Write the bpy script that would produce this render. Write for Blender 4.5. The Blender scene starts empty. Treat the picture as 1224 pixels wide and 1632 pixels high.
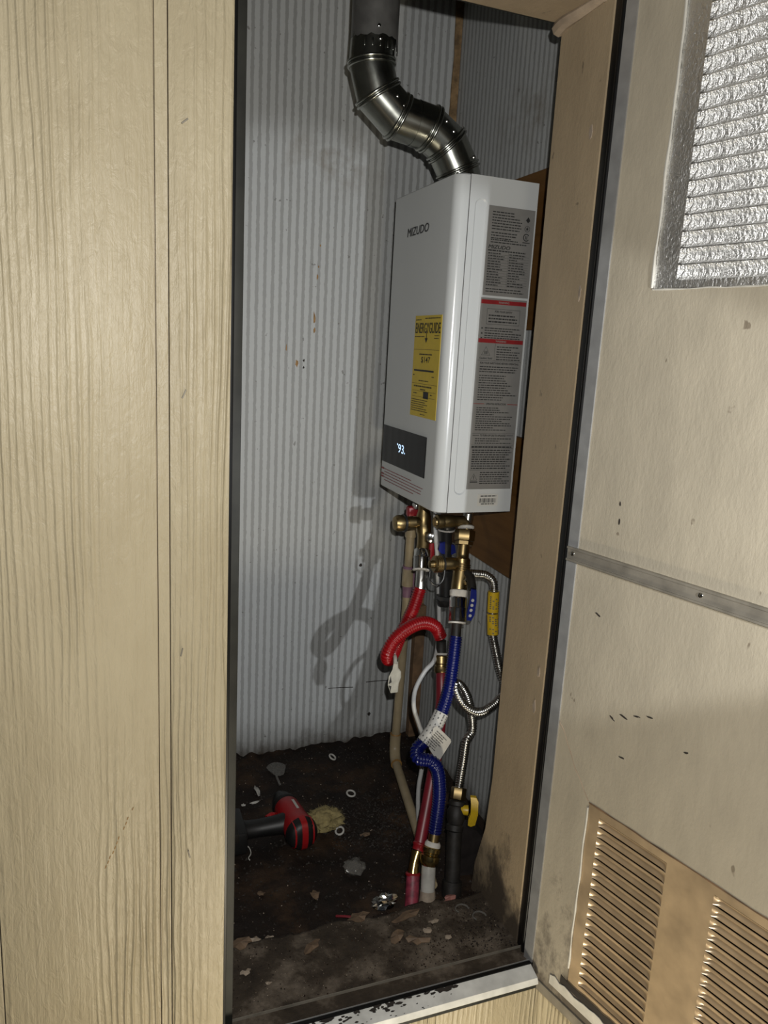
import bpy, bmesh, math, random
from mathutils import Vector, Matrix, noise
random.seed(7)
scene = bpy.context.scene
COL = scene.collection

# ------------------------------------------------------------------ camera
cam_d = bpy.data.cameras.new('camera')
cam = bpy.data.objects.new('camera', cam_d)
COL.objects.link(cam)
cam_d.sensor_fit = 'VERTICAL'
cam_d.sensor_height = 24.0
cam_d.lens = 1213.0 / 1632.0 * 24.0
cam_d.clip_start = 0.02
right = Vector((0.935, -0.350, 0.054)); down = Vector((-0.024, -0.214, -0.976)); fwd = Vector((0.354, 0.912, -0.209))
fwd.normalize(); right = (right - fwd * right.dot(fwd)).normalized(); up = right.cross(fwd)
cam.matrix_world = Matrix(((right.x, up.x, -fwd.x, 0.0), (right.y, up.y, -fwd.y, 0.0),
                           (right.z, up.z, -fwd.z, 0.99), (0, 0, 0, 1)))
scene.camera = cam

# ------------------------------------------------------------------ world, lights, exposure
world = bpy.data.worlds.new('night'); scene.world = world
world.use_nodes = True
world.node_tree.nodes['Background'].inputs[0].default_value = (0.55, 0.62, 0.75, 1)
world.node_tree.nodes['Background'].inputs[1].default_value = 0.03

def lamp(name, loc, power, size, col):
    d = bpy.data.lights.new(name, 'POINT'); d.energy = power; d.shadow_soft_size = size; d.color = col
    o = bpy.data.objects.new(name, d); o.location = loc; COL.objects.link(o); return o
def spot(name, loc, target, power, size, angle, blend, col):
    d = bpy.data.lights.new(name, 'SPOT'); d.energy = power; d.shadow_soft_size = size; d.color = col
    d.spot_size = math.radians(angle); d.spot_blend = blend
    o = bpy.data.objects.new(name, d); o.location = loc; COL.objects.link(o)
    o.rotation_euler = (Vector(target) - Vector(loc)).to_track_quat('-Z', 'Y').to_euler(); return o
spot('phone_flash', (0.03, 0.0, 1.05), (0.50, 1.25, 1.02), 45, 0.006, 160, 0.4, (1.0, 0.985, 0.95))
spot('hand_lamp', (0.64, -0.02, 0.86), (0.51, 1.30, 0.78), 32, 0.012, 46, 0.22, (0.94, 0.97, 1.0))
lamp('ground_lamp', (0.38, 0.36, -0.30), 19, 0.04, (1.0, 0.90, 0.70))
scene.view_settings.view_transform = 'Standard'
scene.view_settings.look = 'None'
scene.view_settings.gamma = 1.0
scene.view_settings.use_curve_mapping = False
scene.view_settings.exposure = 0.0

# ------------------------------------------------------------------ material helpers
class NT:
    def __init__(s, name):
        s.m = bpy.data.materials.new(name); s.m.use_nodes = True
        s.t = s.m.node_tree; s.b = s.t.nodes['Principled BSDF']
    def n(s, typ, **kw):
        x = s.t.nodes.new(typ)
        for k, v in kw.items():
            if k.startswith('i_'): x.inputs[int(k[2:])].default_value = v
            else: setattr(x, k, v)
        return x
    def l(s, a, b): s.t.links.new(a, b)
    def coord(s, scale=(1, 1, 1)):
        tc = s.n('ShaderNodeTexCoord'); mp = s.n('ShaderNodeMapping')
        mp.inputs['Scale'].default_value = scale
        s.l(tc.outputs['Object'], mp.inputs[0]); return mp.outputs[0]
    def noise(s, scale, detail=3, rough=0.5, mscale=(1, 1, 1), dist=0.0):
        x = s.n('ShaderNodeTexNoise'); x.inputs['Scale'].default_value = scale
        x.inputs['Detail'].default_value = detail; x.inputs['Roughness'].default_value = rough
        x.inputs['Distortion'].default_value = dist
        s.l(s.coord(mscale), x.inputs['Vector']); return x.outputs['Fac']
    def ramp(s, fac, stops):
        r = s.n('ShaderNodeValToRGB'); e = r.color_ramp.elements
        while len(e) < len(stops): e.new(0.5)
        for q, (p, c) in zip(e, stops): q.position = p; q.color = (*c, 1) if len(c) == 3 else c
        s.l(fac, r.inputs[0]); return r.outputs[0]
    def math(s, op, a, b=None):
        x = s.n('ShaderNodeMath', operation=op)
        for i, v in enumerate((a, b)):
            if v is None: continue
            if isinstance(v, (int, float)): x.inputs[i].default_value = v
            else: s.l(v, x.inputs[i])
        return x.outputs[0]
    def mix(s, fac, a, b):
        x = s.n('ShaderNodeMix', data_type='RGBA')
        for i, v in ((0, fac), (6, a), (7, b)):
            if isinstance(v, (int, float)): x.inputs[i].default_value = v
            elif isinstance(v, tuple): x.inputs[i].default_value = (*v, 1)
            else: s.l(v, x.inputs[i])
        return x.outputs[2]
    def bump(s, h, strength, dist):
        x = s.n('ShaderNodeBump'); x.inputs['Strength'].default_value = strength; x.inputs['Distance'].default_value = dist
        s.l(h, x.inputs['Height']); s.l(x.outputs[0], s.b.inputs['Normal'])
    def set(s, col=None, rough=None, metal=None, spec=None):
        for k, v in (('Base Color', col), ('Roughness', rough), ('Metallic', metal), ('Specular IOR Level', spec)):
            if v is None: continue
            if isinstance(v, tuple): s.b.inputs[k].default_value = (*v, 1)
            elif isinstance(v, (int, float)): s.b.inputs[k].default_value = v
            else: s.l(v, s.b.inputs[k])

def plain(name, col, rough=0.5, metal=0.0, var=0.15, scale=60, bump=0.0, spec=0.5):
    t = NT(name); f = t.noise(scale, 4)
    lo = tuple(c * (1 - var) for c in col); hi = tuple(min(1, c * (1 + var)) for c in col)
    t.set(t.ramp(f, [(0.3, lo), (0.7, hi)]), rough, metal, spec)
    if bump: t.bump(f, bump, 0.002)
    return t.m

def siding_mat():
    t = NT('painted_siding')
    grain = t.noise(42, 5, 0.6, (3.2, 1, 0.16), 0.6)
    w = t.n('ShaderNodeTexWave', wave_type='BANDS', bands_direction='X')
    w.inputs['Scale'].default_value = 36; w.inputs['Distortion'].default_value = 9; w.inputs['Detail'].default_value = 3
    w.inputs['Detail Scale'].default_value = 0.55
    t.l(t.coord((1, 1, 0.13)), w.inputs['Vector'])
    ridge = t.math('POWER', w.outputs['Fac'], 2.2)
    mask = t.ramp(t.noise(9, 2, 0.4, (1, 1, 0.14)), [(0.44, (0.0,) * 3), (0.60, (1, 1, 1))])
    h = t.math('ADD', t.math('MULTIPLY', ridge, mask), t.math('MULTIPLY', grain, 0.8))
    fine = t.noise(95, 4, 0.6, (1, 1, 0.42), 0.8)
    h = t.math('ADD', h, t.math('MULTIPLY', fine, 0.75))
    c = t.ramp(t.noise(9, 4, 0.6, (1, 1, 0.5)), [(0.3, (0.295, 0.247, 0.158)), (0.7, (0.345, 0.295, 0.196))])
    t.set(c, 0.48, 0, 0.4); t.bump(h, 0.75, 0.0030)
    return t.m

def stripes_mat(name, axis):
    t = NT(name)
    sx = t.n('ShaderNodeSeparateXYZ'); t.l(t.coord(), sx.inputs[0])
    x = sx.outputs[axis]
    wob = t.noise(140, 3, 0.7, (1, 1, 0.5))
    ph = t.math('ADD', t.math('MULTIPLY', x, 2 * math.pi / 0.0172), t.math('MULTIPLY', wob, 2.4))
    s = t.math('SINE', ph)
    strp = t.ramp(t.math('ADD', t.math('MULTIPLY', s, 0.5), 0.5), [(0.22, (0, 0, 0)), (0.52, (1, 1, 1))])
    c = t.mix(strp, (0.235, 0.238, 0.232), (0.355, 0.363, 0.36))
    # soot smudge around the flue height and grime along the floor line
    d = t.n('ShaderNodeVectorMath', operation='DISTANCE')
    mp = t.n('ShaderNodeMapping'); mp.inputs['Scale'].default_value = (1, 1, 1.9)
    mp.inputs['Location'].default_value = (0, 0, 0)
    tc = t.n('ShaderNodeTexCoord'); t.l(tc.outputs['Object'], mp.inputs[0]); t.l(mp.outputs[0], d.inputs[0])
    d.inputs[1].default_value = (0.50, 1.70, 1.385 * 1.9) if axis == 0 else (0.78, 1.36, 1.44 * 1.9)
    near = t.ramp(d.outputs['Value'], [(0.03, (1, 1, 1)), (0.17, (0, 0, 0))])
    sm = t.math('MULTIPLY', near, t.ramp(t.noise(16, 4, 0.65), [(0.45, (0, 0, 0)), (0.72, (0.65,) * 3)]))
    c = t.mix(sm, c, (0.13, 0.105, 0.07))
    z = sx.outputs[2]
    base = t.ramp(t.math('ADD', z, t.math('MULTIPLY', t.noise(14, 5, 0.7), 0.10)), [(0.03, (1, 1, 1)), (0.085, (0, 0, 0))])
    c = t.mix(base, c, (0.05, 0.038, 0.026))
    sp = t.ramp(t.noise(75, 2, 0.5), [(0.735, (0, 0, 0)), (0.76, (1, 1, 1))])
    c = t.mix(t.math('MULTIPLY', sp, 0.55), c, (0.06, 0.05, 0.04))
    t.set(c, 0.55, 0, 0.3); t.bump(wob, 0.08, 0.001)
    return t.m

def cream_mat(name, base, dirt=True, zlo=0.0, zhi=0.35):
    t = NT(name)
    c = t.ramp(t.noise(24, 5, 0.6, (1, 1, 0.35)), [(0.3, tuple(v * 0.9 for v in base)), (0.7, tuple(v * 1.08 for v in base))])
    sp = t.ramp(t.noise(38, 3, 0.6, (1, 1, 0.6)), [(0.715, (0, 0, 0)), (0.745, (1, 1, 1))])
    c = t.mix(t.math('MULTIPLY', sp, 0.7), c, (0.10, 0.075, 0.05))
    if dirt:
        sx = t.n('ShaderNodeSeparateXYZ'); t.l(t.coord(), sx.inputs[0])
        m = t.n('ShaderNodeMapRange'); m.inputs[1].default_value = zlo; m.inputs[2].default_value = zhi
        m.inputs[3].default_value = 0.36; m.inputs[4].default_value = -0.12
        t.l(sx.outputs[2], m.inputs[0])
        f = t.math('ADD', t.noise(17, 6, 0.7, (1, 1, 0.6)), m.outputs[0])
        k = t.ramp(f, [(0.62, (0, 0, 0)), (0.80, (1, 1, 1))])
        c = t.mix(t.math('MULTIPLY', k, 0.85), c, (0.045, 0.035, 0.028))
    t.set(c, 0.5, 0, 0.4)
    t.bump(t.noise(190, 4, 0.65, (1, 1, 0.45)), 0.38, 0.0016)
    return t.m

def dirt_mat(name, cols, scale=14, bump=0.6):
    t = NT(name)
    f = t.noise(scale, 8, 0.68); g = t.noise(scale * 7, 4, 0.7)
    c = t.ramp(f, [(0.30, cols[0]), (0.50, cols[1]), (0.72, cols[2])])
    sp = t.ramp(g, [(0.68, (0, 0, 0)), (0.74, (1, 1, 1))])
    c = t.mix(t.math('MULTIPLY', sp, 0.35), c, cols[3])
    t.set(c, 0.72, 0, 0.35); t.bump(g, bump, 0.003)
    return t.m

def metal_mat(name, col, rough, bscale=0, bstr=0.0, rvar=0.1):
    t = NT(name); f = t.noise(30, 4, 0.6)
    t.set(t.ramp(f, [(0.3, tuple(v * 0.75 for v in col)), (0.7, col)]), None, 1.0)
    r = t.n('ShaderNodeMapRange'); r.inputs[3].default_value = max(0.05, rough - rvar); r.inputs[4].default_value = rough + rvar
    t.l(f, r.inputs[0]); t.l(r.outputs[0], t.b.inputs['Roughness'])
    if bscale: t.bump(t.noise(bscale, 3, 0.6), bstr, 0.002)
    return t.m

def foil_mat(name, rough, dist):
    t = NT(name); h = t.math('ADD', t.noise(260, 3, 0.6, (1, 1, 0.6)), t.math('MULTIPLY', t.noise(70, 2, 0.5, (1, 1, 0.6)), 1.0))
    t.set((0.86, 0.86, 0.85), rough, 1.0); t.bump(h, 1.0, dist); return t.m

def emit_mat(name, col, s):
    t = NT(name); t.set((0.02, 0.02, 0.02), 0.3)
    t.b.inputs['Emission Color'].default_value = (*col, 1); t.b.inputs['Emission Strength'].default_value = s
    return t.m

def clear_mat(name, col, alpha_rough=0.15):
    t = NT(name); t.set(col, alpha_rough); t.b.inputs['Alpha'].default_value = 0.32
    t.bump(t.noise(60, 3), 0.4, 0.003); return t.m

M = dict(
    siding=siding_mat(),
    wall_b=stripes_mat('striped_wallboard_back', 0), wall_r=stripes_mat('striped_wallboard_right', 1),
    jamb=cream_mat('jamb_paint', (0.285, 0.220, 0.140), True, 0.0, 0.26),
    header=cream_mat('header_paint', (0.27, 0.205, 0.13), False),
    door=cream_mat('door_panel_paint', (0.300, 0.264, 0.200), True, -0.05, 0.30),
    ceiling=plain('ceiling_board', (0.30, 0.29, 0.27), 0.8),
    floor=dirt_mat('rotten_floor', [(0.002, 0.0011, 0.0006), (0.010, 0.0048, 0.0022), (0.055, 0.030, 0.014), (0.12, 0.08, 0.045)], 7, 0.9),
    thresh=dirt_mat('dirty_threshold', [(0.012, 0.008, 0.005), (0.038, 0.028, 0.019), (0.16, 0.13, 0.10), (0.28, 0.24, 0.20)], 13, 0.6),
    ground=dirt_mat('ground_outside', [(0.10, 0.09, 0.07), (0.16, 0.14, 0.11), (0.24, 0.21, 0.17), (0.3, 0.27, 0.22)], 9, 0.6),
    ply=None,
    black_rubber=plain('black_rubber', (0.0035, 0.0035, 0.0035), 0.4, 0, 0.2, 60, 0, 0.25),
    dark_frame=plain('dark_olive_frame', (0.014, 0.014, 0.011), 0.6, var=0.35, scale=25, spec=0.3),
    alu=plain('brushed_aluminium', (0.36, 0.36, 0.355), 0.36, 0.6, 0.12, 40),
    alu_dull=plain('dull_aluminium', (0.215, 0.195, 0.16), 0.45, 0.4, 0.2, 40),
    foil=foil_mat('crinkled_foil_tape', 0.42, 0.0055), foil_flat=foil_mat('flat_foil_tape', 0.40, 0.0015),
    tan_metal=plain('tan_vent_paint', (0.36, 0.265, 0.16), 0.30, 0.30, 0.25, 22, 0.05, 0.8),
    sill=plain('white_sill', (0.55, 0.55, 0.52), 0.4, 0, 0.2, 30),
    white=plain('heater_white', (0.425, 0.435, 0.43), 0.22, 0, 0.01, 5, 0, 0.5),
    seam=plain('seam_dark', (0.03, 0.03, 0.03), 0.7),
    label=plain('silver_label', (0.165, 0.16, 0.15), 0.38, 0, 0.05),
    ink=plain('black_ink', (0.012, 0.012, 0.012), 0.6),
    greyink=plain('grey_ink', (0.075, 0.073, 0.07), 0.6),
    redink=plain('red_ink', (0.19, 0.008, 0.010), 0.5),
    yellow=plain('yellow_label', (0.50, 0.36, 0.011), 0.45, 0, 0.05),
    display=plain('black_glass', (0.010, 0.010, 0.011), 0.10, 0, 0.05, 10, 0, 0.12),
    led=emit_mat('led_digits', (0.50, 0.70, 1.0), 1.6),
    galv=metal_mat('galvanised_duct', (0.40, 0.41, 0.37), 0.24, 0, 0, 0.07),
    galv_old=plain('weathered_duct', (0.15, 0.147, 0.14), 0.38, 0.55, 0.25, 35),
    steel=metal_mat('steel', (0.50, 0.49, 0.46), 0.28),
    chrome=metal_mat('chrome', (0.62, 0.62, 0.60), 0.14),
    brass=metal_mat('brass', (0.30, 0.22, 0.105), 0.36),
    brass_bright=metal_mat('bright_brass', (0.48, 0.36, 0.15), 0.24),
    rusty=plain('dark_iron', (0.012, 0.010, 0.008), 0.6, 0.0, 0.5, 60, 0.4, 0.4),
    blackplastic=plain('black_plastic', (0.012, 0.012, 0.012), 0.35),
    redhose=plain('red_hose_plastic', (0.19, 0.003, 0.005), 0.28, 0, 0.06),
    bluehose=plain('blue_hose_plastic', (0.002, 0.005, 0.072), 0.26, 0, 0.06),
    redpex=plain('red_pex', (0.14, 0.007, 0.014), 0.4, 0, 0.2, 40),
    redpex_dirty=plain('stained_red_pex', (0.20, 0.025, 0.045), 0.5, 0, 0.6, 70, 0.2),
    bluegrip=plain('blue_grip', (0.006, 0.012, 0.12), 0.4),
    redgrip=plain('red_grip', (0.20, 0.006, 0.010), 0.4),
    cpvc=plain('cream_cpvc', (0.27, 0.215, 0.13), 0.45, 0, 0.18, 24),
    primer=plain('purple_primer', (0.17, 0.09, 0.13), 0.5, 0, 0.3, 40),
    whitepvc=plain('white_pvc', (0.36, 0.35, 0.32), 0.4, 0, 0.25, 30),
    cable=plain('white_cable', (0.36, 0.36, 0.35), 0.45, 0, 0.08),
    teflon=plain('white_thread_tape', (0.46, 0.44, 0.40), 0.7, 0, 0.12, 90, 0.4),
    yellowplastic=plain('yellow_plastic', (0.46, 0.30, 0.010), 0.4, 0, 0.12),
    paper=plain('white_paper', (0.42, 0.41, 0.38), 0.6, 0, 0.06),
    greytag=plain('clear_grey_tag', (0.30, 0.29, 0.25), 0.25, 0, 0.2),
    tar=plain('black_tar_sheet', (0.016, 0.013, 0.012), 0.5, 0, 0.4, 40, 0.3),
    drillred=plain('drill_red', (0.27, 0.006, 0.008), 0.38, 0, 0.08),
    drillblack=plain('drill_black', (0.006, 0.006, 0.006), 0.5, 0, 0.3),
    fluff=plain('yellow_insulation', (0.24, 0.195, 0.085), 0.9, 0, 0.3, 60, 0.9),
    tanflake=plain('tan_flake', (0.115, 0.075, 0.045), 0.7, 0, 0.35, 60, 0.5),
    paleflake=plain('pale_flake', (0.26, 0.21, 0.16), 0.7, 0, 0.3, 60, 0.4),
    pinkflake=plain('pink_flake', (0.26, 0.11, 0.09), 0.7, 0, 0.2),
    rawedge=plain('raw_brown_edge', (0.19, 0.12, 0.055), 0.85, 0, 0.5, 50, 0.8),
    caulk=plain('caulk', (0.42, 0.40, 0.35), 0.55, 0, 0.12),
    oldcaulk=plain('old_caulk', (0.26, 0.20, 0.14), 0.7, 0, 0.3, 30, 0.3),
    plastic_clear=clear_mat('clear_plastic', (0.22, 0.21, 0.19)),
    darkwood=plain('dark_wood_edge', (0.12, 0.07, 0.035), 0.75, 0, 0.5, 30, 0.4),
    soot=plain('black_mark', (0.014, 0.010, 0.007), 0.8),
    brownmark=plain('brown_scrape', (0.20, 0.105, 0.025), 0.6, 0, 0.3),
)
def ply_mat():
    t = NT('brown_plywood')
    f = t.noise(20, 5, 0.6, (1, 0.25, 2.2))
    c = t.ramp(f, [(0.3, (0.075, 0.034, 0.008)), (0.7, (0.125, 0.060, 0.016))])
    t.set(c, 0.6, 0, 0.3); t.bump(f, 0.15, 0.001); return t.m
M['ply'] = ply_mat()

# ------------------------------------------------------------------ object helpers
WL = {}
def thing(name, label, cat, loc, group=None):
    o = bpy.data.objects.new(name, None); COL.objects.link(o)
    o.empty_display_size = 0.05; o.location = loc
    o['label'] = label; o['category'] = cat
    if group: o['group'] = group
    WL[o] = Vector(loc); return o
def tag(o, label, cat, group=None):
    o['label'] = label; o['category'] = cat
    if group: o['group'] = group
    return o
def struct(name, label=None, loc=(0, 0, 0)):
    o = bpy.data.objects.new(name, None); COL.objects.link(o); o.location = loc; WL[o] = Vector(loc)
    o['kind'] = 'structure'
    if label: o['label'] = label
    return o

def V(*a): return Vector(a)
class MB:
    def __init__(s): s.v = []; s.f = []
    def add(s, vs, fs):
        b = len(s.v); s.v += [Vector(q) for q in vs]; s.f += [[i + b for i in q] for q in fs]; return s
    def box(s, a, b, bev=0.0):
        x0, y0, z0 = [min(p, q) for p, q in zip(a, b)]; x1, y1, z1 = [max(p, q) for p, q in zip(a, b)]
        if bev <= 0:
            return s.add([(x0, y0, z0), (x1, y0, z0), (x1, y1, z0), (x0, y1, z0), (x0, y0, z1), (x1, y0, z1), (x1, y1, z1), (x0, y1, z1)],
                         [(0, 3, 2, 1), (4, 5, 6, 7), (0, 1, 5, 4), (1, 2, 6, 5), (2, 3, 7, 6), (3, 0, 4, 7)])
        bm = bmesh.new(); bmesh.ops.create_cube(bm, size=1)
        for v in bm.verts: v.co = V((x0 + x1) / 2 + v.co.x * (x1 - x0), (y0 + y1) / 2 + v.co.y * (y1 - y0), (z0 + z1) / 2 + v.co.z * (z1 - z0))
        bmesh.ops.bevel(bm, geom=bm.edges[:], offset=bev, segments=2, affect='EDGES', profile=0.5)
        bm.verts.index_update()
        s.add([v.co.copy() for v in bm.verts], [[v.index for v in f.verts] for f in bm.faces]); bm.free(); return s
    def prism(s, poly, d):
        """closed polygon (3D points) extruded by vector d"""
        n = len(poly); d = Vector(d); p = [Vector(q) for q in poly]
        return s.add(p + [q + d for q in p], [list(range(n))[::-1], list(range(n, 2 * n))] + [(i, (i + 1) % n, n + (i + 1) % n, n + i) for i in range(n)])
    def rings(s, rs, cap=(True, True), closed=False):
        n = len(rs[0]); vs = [q for r in rs for q in r]; fs = []
        m = len(rs)
        for i in range(m if closed else m - 1):
            j = (i + 1) % m
            for k in range(n):
                fs.append((i * n + k, i * n + (k + 1) % n, j * n + (k + 1) % n, j * n + k))
        if not closed:
            if cap[0]: fs.append(tuple(range(n))[::-1])
            if cap[1]: fs.append(tuple((m - 1) * n + k for k in range(n)))
        return s.add(vs, fs)
    def tube(s, path, r, seg=12, cap=(True, True), sm=0, closed=False):
        pts = smooth(path, sm) if sm else [Vector(p) for p in path]
        rad = r if callable(r) else (lambda u: r)
        fr = frames(pts, closed); L = 0; tot = sum((pts[i + 1] - pts[i]).length for i in range(len(pts) - 1)) or 1
        rs = []
        for i, p in enumerate(pts):
            if i: L += (pts[i] - pts[i - 1]).length
            a, b = fr[i]; q = rad(L / tot)
            rs.append([p + (a * math.cos(2 * math.pi * k / seg) + b * math.sin(2 * math.pi * k / seg)) * q for k in range(seg)])
        return s.rings(rs, cap, closed)
    def lathe(s, p0, axis, prof, seg=20, cap=(True, True)):
        """prof: (distance along axis, radius)"""
        p0 = Vector(p0); ax = Vector(axis).normalized(); a, b = basis(ax)
        return s.rings([[p0 + ax * t + (a * math.cos(2 * math.pi * k / seg) + b * math.sin(2 * math.pi * k / seg)) * max(r, 1e-4) for k in range(seg)] for t, r in prof], cap)
    def ribbed(s, path, r, pitch, depth, seg=14, sm=10, sharp=1.0):
        pts = resample(smooth(path, sm), pitch / 6); fr = frames(pts); rs = []
        for i, p in enumerate(pts):
            ph = (i % 6) / 6 * 2 * math.pi; q = r - depth * (0.5 - 0.5 * math.cos(ph)) ** sharp
            a, b = fr[i]
            rs.append([p + (a * math.cos(2 * math.pi * k / seg) + b * math.sin(2 * math.pi * k / seg)) * q for k in range(seg)])
        return s.rings(rs)
    def blob(s, c, size, sub=3, amp=0.3, freq=30, flat=None):
        bm = bmesh.new(); bmesh.ops.create_icosphere(bm, subdivisions=sub, radius=1)
        for v in bm.verts:
            d = v.co.normalized(); k = 1 + amp * noise.noise(d * 2.2 + Vector(c) * freq) + amp * 0.5 * noise.noise(d * 6 + Vector(c) * freq)
            v.co = Vector(c) + V(d.x * size[0], d.y * size[1], d.z * size[2]) * k
            if flat is not None and v.co.z < flat: v.co.z = flat
        bm.verts.index_update()
        s.add([v.co.copy() for v in bm.verts], [[v.index for v in f.verts] for f in bm.faces]); bm.free(); return s
    def build(s, name, mat, parent=None, smooth_angle=40, origin=None):
        if origin is None:
            if parent is None or parent.get('kind') == 'structure': origin = V(0, 0, 0)
            else: origin = WL[parent]
        me = bpy.data.meshes.new(name)
        me.from_pydata([tuple(v - origin) for v in s.v], [], s.f); me.update()
        bm = bmesh.new(); bm.from_mesh(me); bmesh.ops.recalc_face_normals(bm, faces=bm.faces); bm.to_mesh(me); bm.free()
        if smooth_angle:
            me.polygons.foreach_set('use_smooth', [True] * len(me.polygons))
            me.set_sharp_from_angle(angle=math.radians(smooth_angle))
        me.materials.append(M[mat] if isinstance(mat, str) else mat)
        o = bpy.data.objects.new(name, me); COL.objects.link(o); o.parent = parent
        o.location = origin - (WL[parent] if parent else V(0, 0, 0)); WL[o] = Vector(origin)
        return o
def basis(ax):
    ax = Vector(ax).normalized(); a = ax.cross(V(0, 0, 1) if abs(ax.z) < 0.9 else V(1, 0, 0)).normalized(); return a, ax.cross(a)
def smooth(path, n):
    p = [Vector(q) for q in path]; out = []
    for i in range(len(p) - 1):
        p0 = p[max(i - 1, 0)]; p1 = p[i]; p2 = p[i + 1]; p3 = p[min(i + 2, len(p) - 1)]
        for k in range(n):
            t = k / n
            out.append(0.5 * ((2 * p1) + (p2 - p0) * t + (2 * p0 - 5 * p1 + 4 * p2 - p3) * t * t + (3 * p1 - p0 - 3 * p2 + p3) * t ** 3))
    out.append(p[-1]); return out
def resample(pts, step):
    out = [pts[0].copy()]; acc = 0
    for i in range(1, len(pts)):
        a, b = pts[i - 1], pts[i]; L = (b - a).length
        if L < 1e-9: continue
        t = step - acc
        while t <= L: out.append(a + (b - a) * (t / L)); t += step
        acc = (acc + L) % step if L + acc >= step else acc + L
    return out
def frames(pts, closed=False):
    n = len(pts); fr = []; a = None
    for i in range(n):
        if closed: t = pts[(i + 1) % n] - pts[i - 1]
        else: t = pts[min(i + 1, n - 1)] - pts[max(i - 1, 0)]
        t = t.normalized() if t.length > 1e-9 else V(0, 0, 1)
        if a is None: a, b = basis(t)
        else:
            a = (a - t * a.dot(t)); a = a.normalized() if a.length > 1e-6 else basis(t)[0]
        fr.append((a, t.cross(a)))
    return fr

def text(name, s, o, ux, uz, w, h, mat, parent, thick=0.02, shear=0.0, bold=0.0):
    """lettering stretched to a w x h box whose lower left corner is o"""
    c = bpy.data.curves.new(name, 'FONT'); c.body = s; c.size = 1; c.offset = thick; c.shear = shear; c.resolution_u = 3
    t = bpy.data.objects.new(name, c); COL.objects.link(t)
    me = bpy.data.meshes.new_from_object(t); bpy.data.objects.remove(t)
    xs = [v.co.x for v in me.vertices]; ys = [v.co.y for v in me.vertices]
    x0, x1, y0, y1 = min(xs), max(xs), min(ys), max(ys); ux = Vector(ux); uz = Vector(uz); o = Vector(o); loc = WL[parent]
    for v in me.vertices:
        v.co = o + ux * ((v.co.x - x0) / (x1 - x0) * w) + uz * ((v.co.y - y0) / (y1 - y0) * h) - loc
    if bold:                                 # heavier strokes: the same letters again, a hair to the side
        vs = [v.co.copy() for v in me.vertices]; fs = [list(p.vertices) for p in me.polygons]; nv = len(vs)
        me = bpy.data.meshes.new(name); nrm = ux.cross(uz) * 0.00004
        me.from_pydata(vs + [v + ux * bold + nrm for v in vs] + [v + uz * bold * 0.6 + nrm * 2 for v in vs], [], fs + [[i + nv for i in f] for f in fs] + [[i + 2 * nv for i in f] for f in fs])
    me.materials.append(M[mat]); me.name = name
    ob = bpy.data.objects.new(name, me); COL.objects.link(ob); ob.parent = parent; WL[ob] = Vector(loc); return ob
def rect(mb, o, ux, uz, x, z, w, h):
    o = Vector(o); ux = Vector(ux); uz = Vector(uz)
    a = o + ux * x + uz * z
    mb.add([a, a + ux * w, a + ux * w + uz * h, a + uz * h], [(0, 1, 2, 3)])
def fine_print(mb, o, ux, uz, x0, x1, z_top, n, pitch, h, seed=1, ragged=0.35):
    """rows of small dashes: print too small to read"""
    rd = random.Random(seed)
    for i in range(n):
        z = z_top - i * pitch; end = x0 + (x1 - x0) * (1 - ragged * rd.random() ** 2); x = x0
        while x < end:
            w = min(rd.uniform(0.0025, 0.008), end - x); rect(mb, o, ux, uz, x, z - h, w, h); x += w + 0.0011

# ================================================================== SETTING
YF, YB, XR = 0.89, 1.70, 0.78           # siding face, back wall, right wall
OPL, OPR, OPZ = 0.148, 0.655, 1.468     # opening
wf = struct('wall_front', 'tan painted grooved wood siding around the closet opening')
GR = [-0.527, -0.327, -0.127, 0.073, 0.273, 0.473, 0.673, 0.873, 1.073, 1.273]
def plank(x0, x1, z0, z1):
    m = MB(); m.box((x0, YF, z0), (x1, YF + 0.012, z1), 0.0012); return m.build('plank', 'siding', wf, 40)
ZB, ZT = -0.40, 2.15
for i in range(len(GR) - 1):
    a, b = GR[i] + 0.0074, GR[i + 1] - 0.0074
    if b <= OPL + 0.06 and i <= 2: plank(a, b, ZB, ZT)
    elif GR[i] < OPL: plank(a, OPL, ZB, ZT); plank(OPL + 0.0005, b, ZB, -0.012); plank(OPL + 0.0005, b, OPZ + 0.03, ZT)
    elif b < OPR: plank(a, b, ZB, -0.012); plank(a, b, OPZ + 0.03, ZT)
    elif a < OPR + 0.01: plank(a, b, ZB, -0.012); plank(a, b, OPZ + 0.03, ZT)
    else: plank(a, b, ZB, ZT)
for g in GR[1:-1]:                         # recessed lap strips in the grooves
    m = MB()
    segs = [(ZB, ZT)] if (g < OPL - 0.02 or g > OPR) else [(ZB, -0.013), (OPZ + 0.03, ZT)]
    for a, b in segs: m.box((g - 0.0062, YF + 0.0012, a), (g + 0.0062, YF + 0.013, b))
    m.build('groove_strip', 'siding', wf, 0)
for (x0, z0, x1, z1) in [(0.094, 1.21, 0.100, 1.215), (0.094, 0.924, 0.098, 0.933), (0.092, 0.614, 0.094, 0.623), (0.101, 0.345, 0.103, 0.335)]:
    MB().tube([(x0, YF + 0.001, z0), (x0, YF - 0.0015, z0), (x1, YF - 0.0015, z1), (x1, YF + 0.001, z1)], 0.0009, 6).build('staple', 'alu_dull', wf)
m = MB(); rd = random.Random(4)
for k in range(13):                        # dashed dark scratch in the paint
    t = k / 12; x = 0.0 + 0.032 * t + rd.uniform(-0.0008, 0.0008); z = 0.34 + 0.075 * t
    if rd.random() < 0.85: m.add([(x, YF - 0.0004, z), (x + 0.0012, YF - 0.0004, z + 0.0005), (x + 0.0026, YF - 0.0004, z + 0.0045), (x + 0.0012, YF - 0.0004, z + 0.004)], [(0, 1, 2, 3)])
m.build('scratch', 'brownmark', wf, 0)

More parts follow.
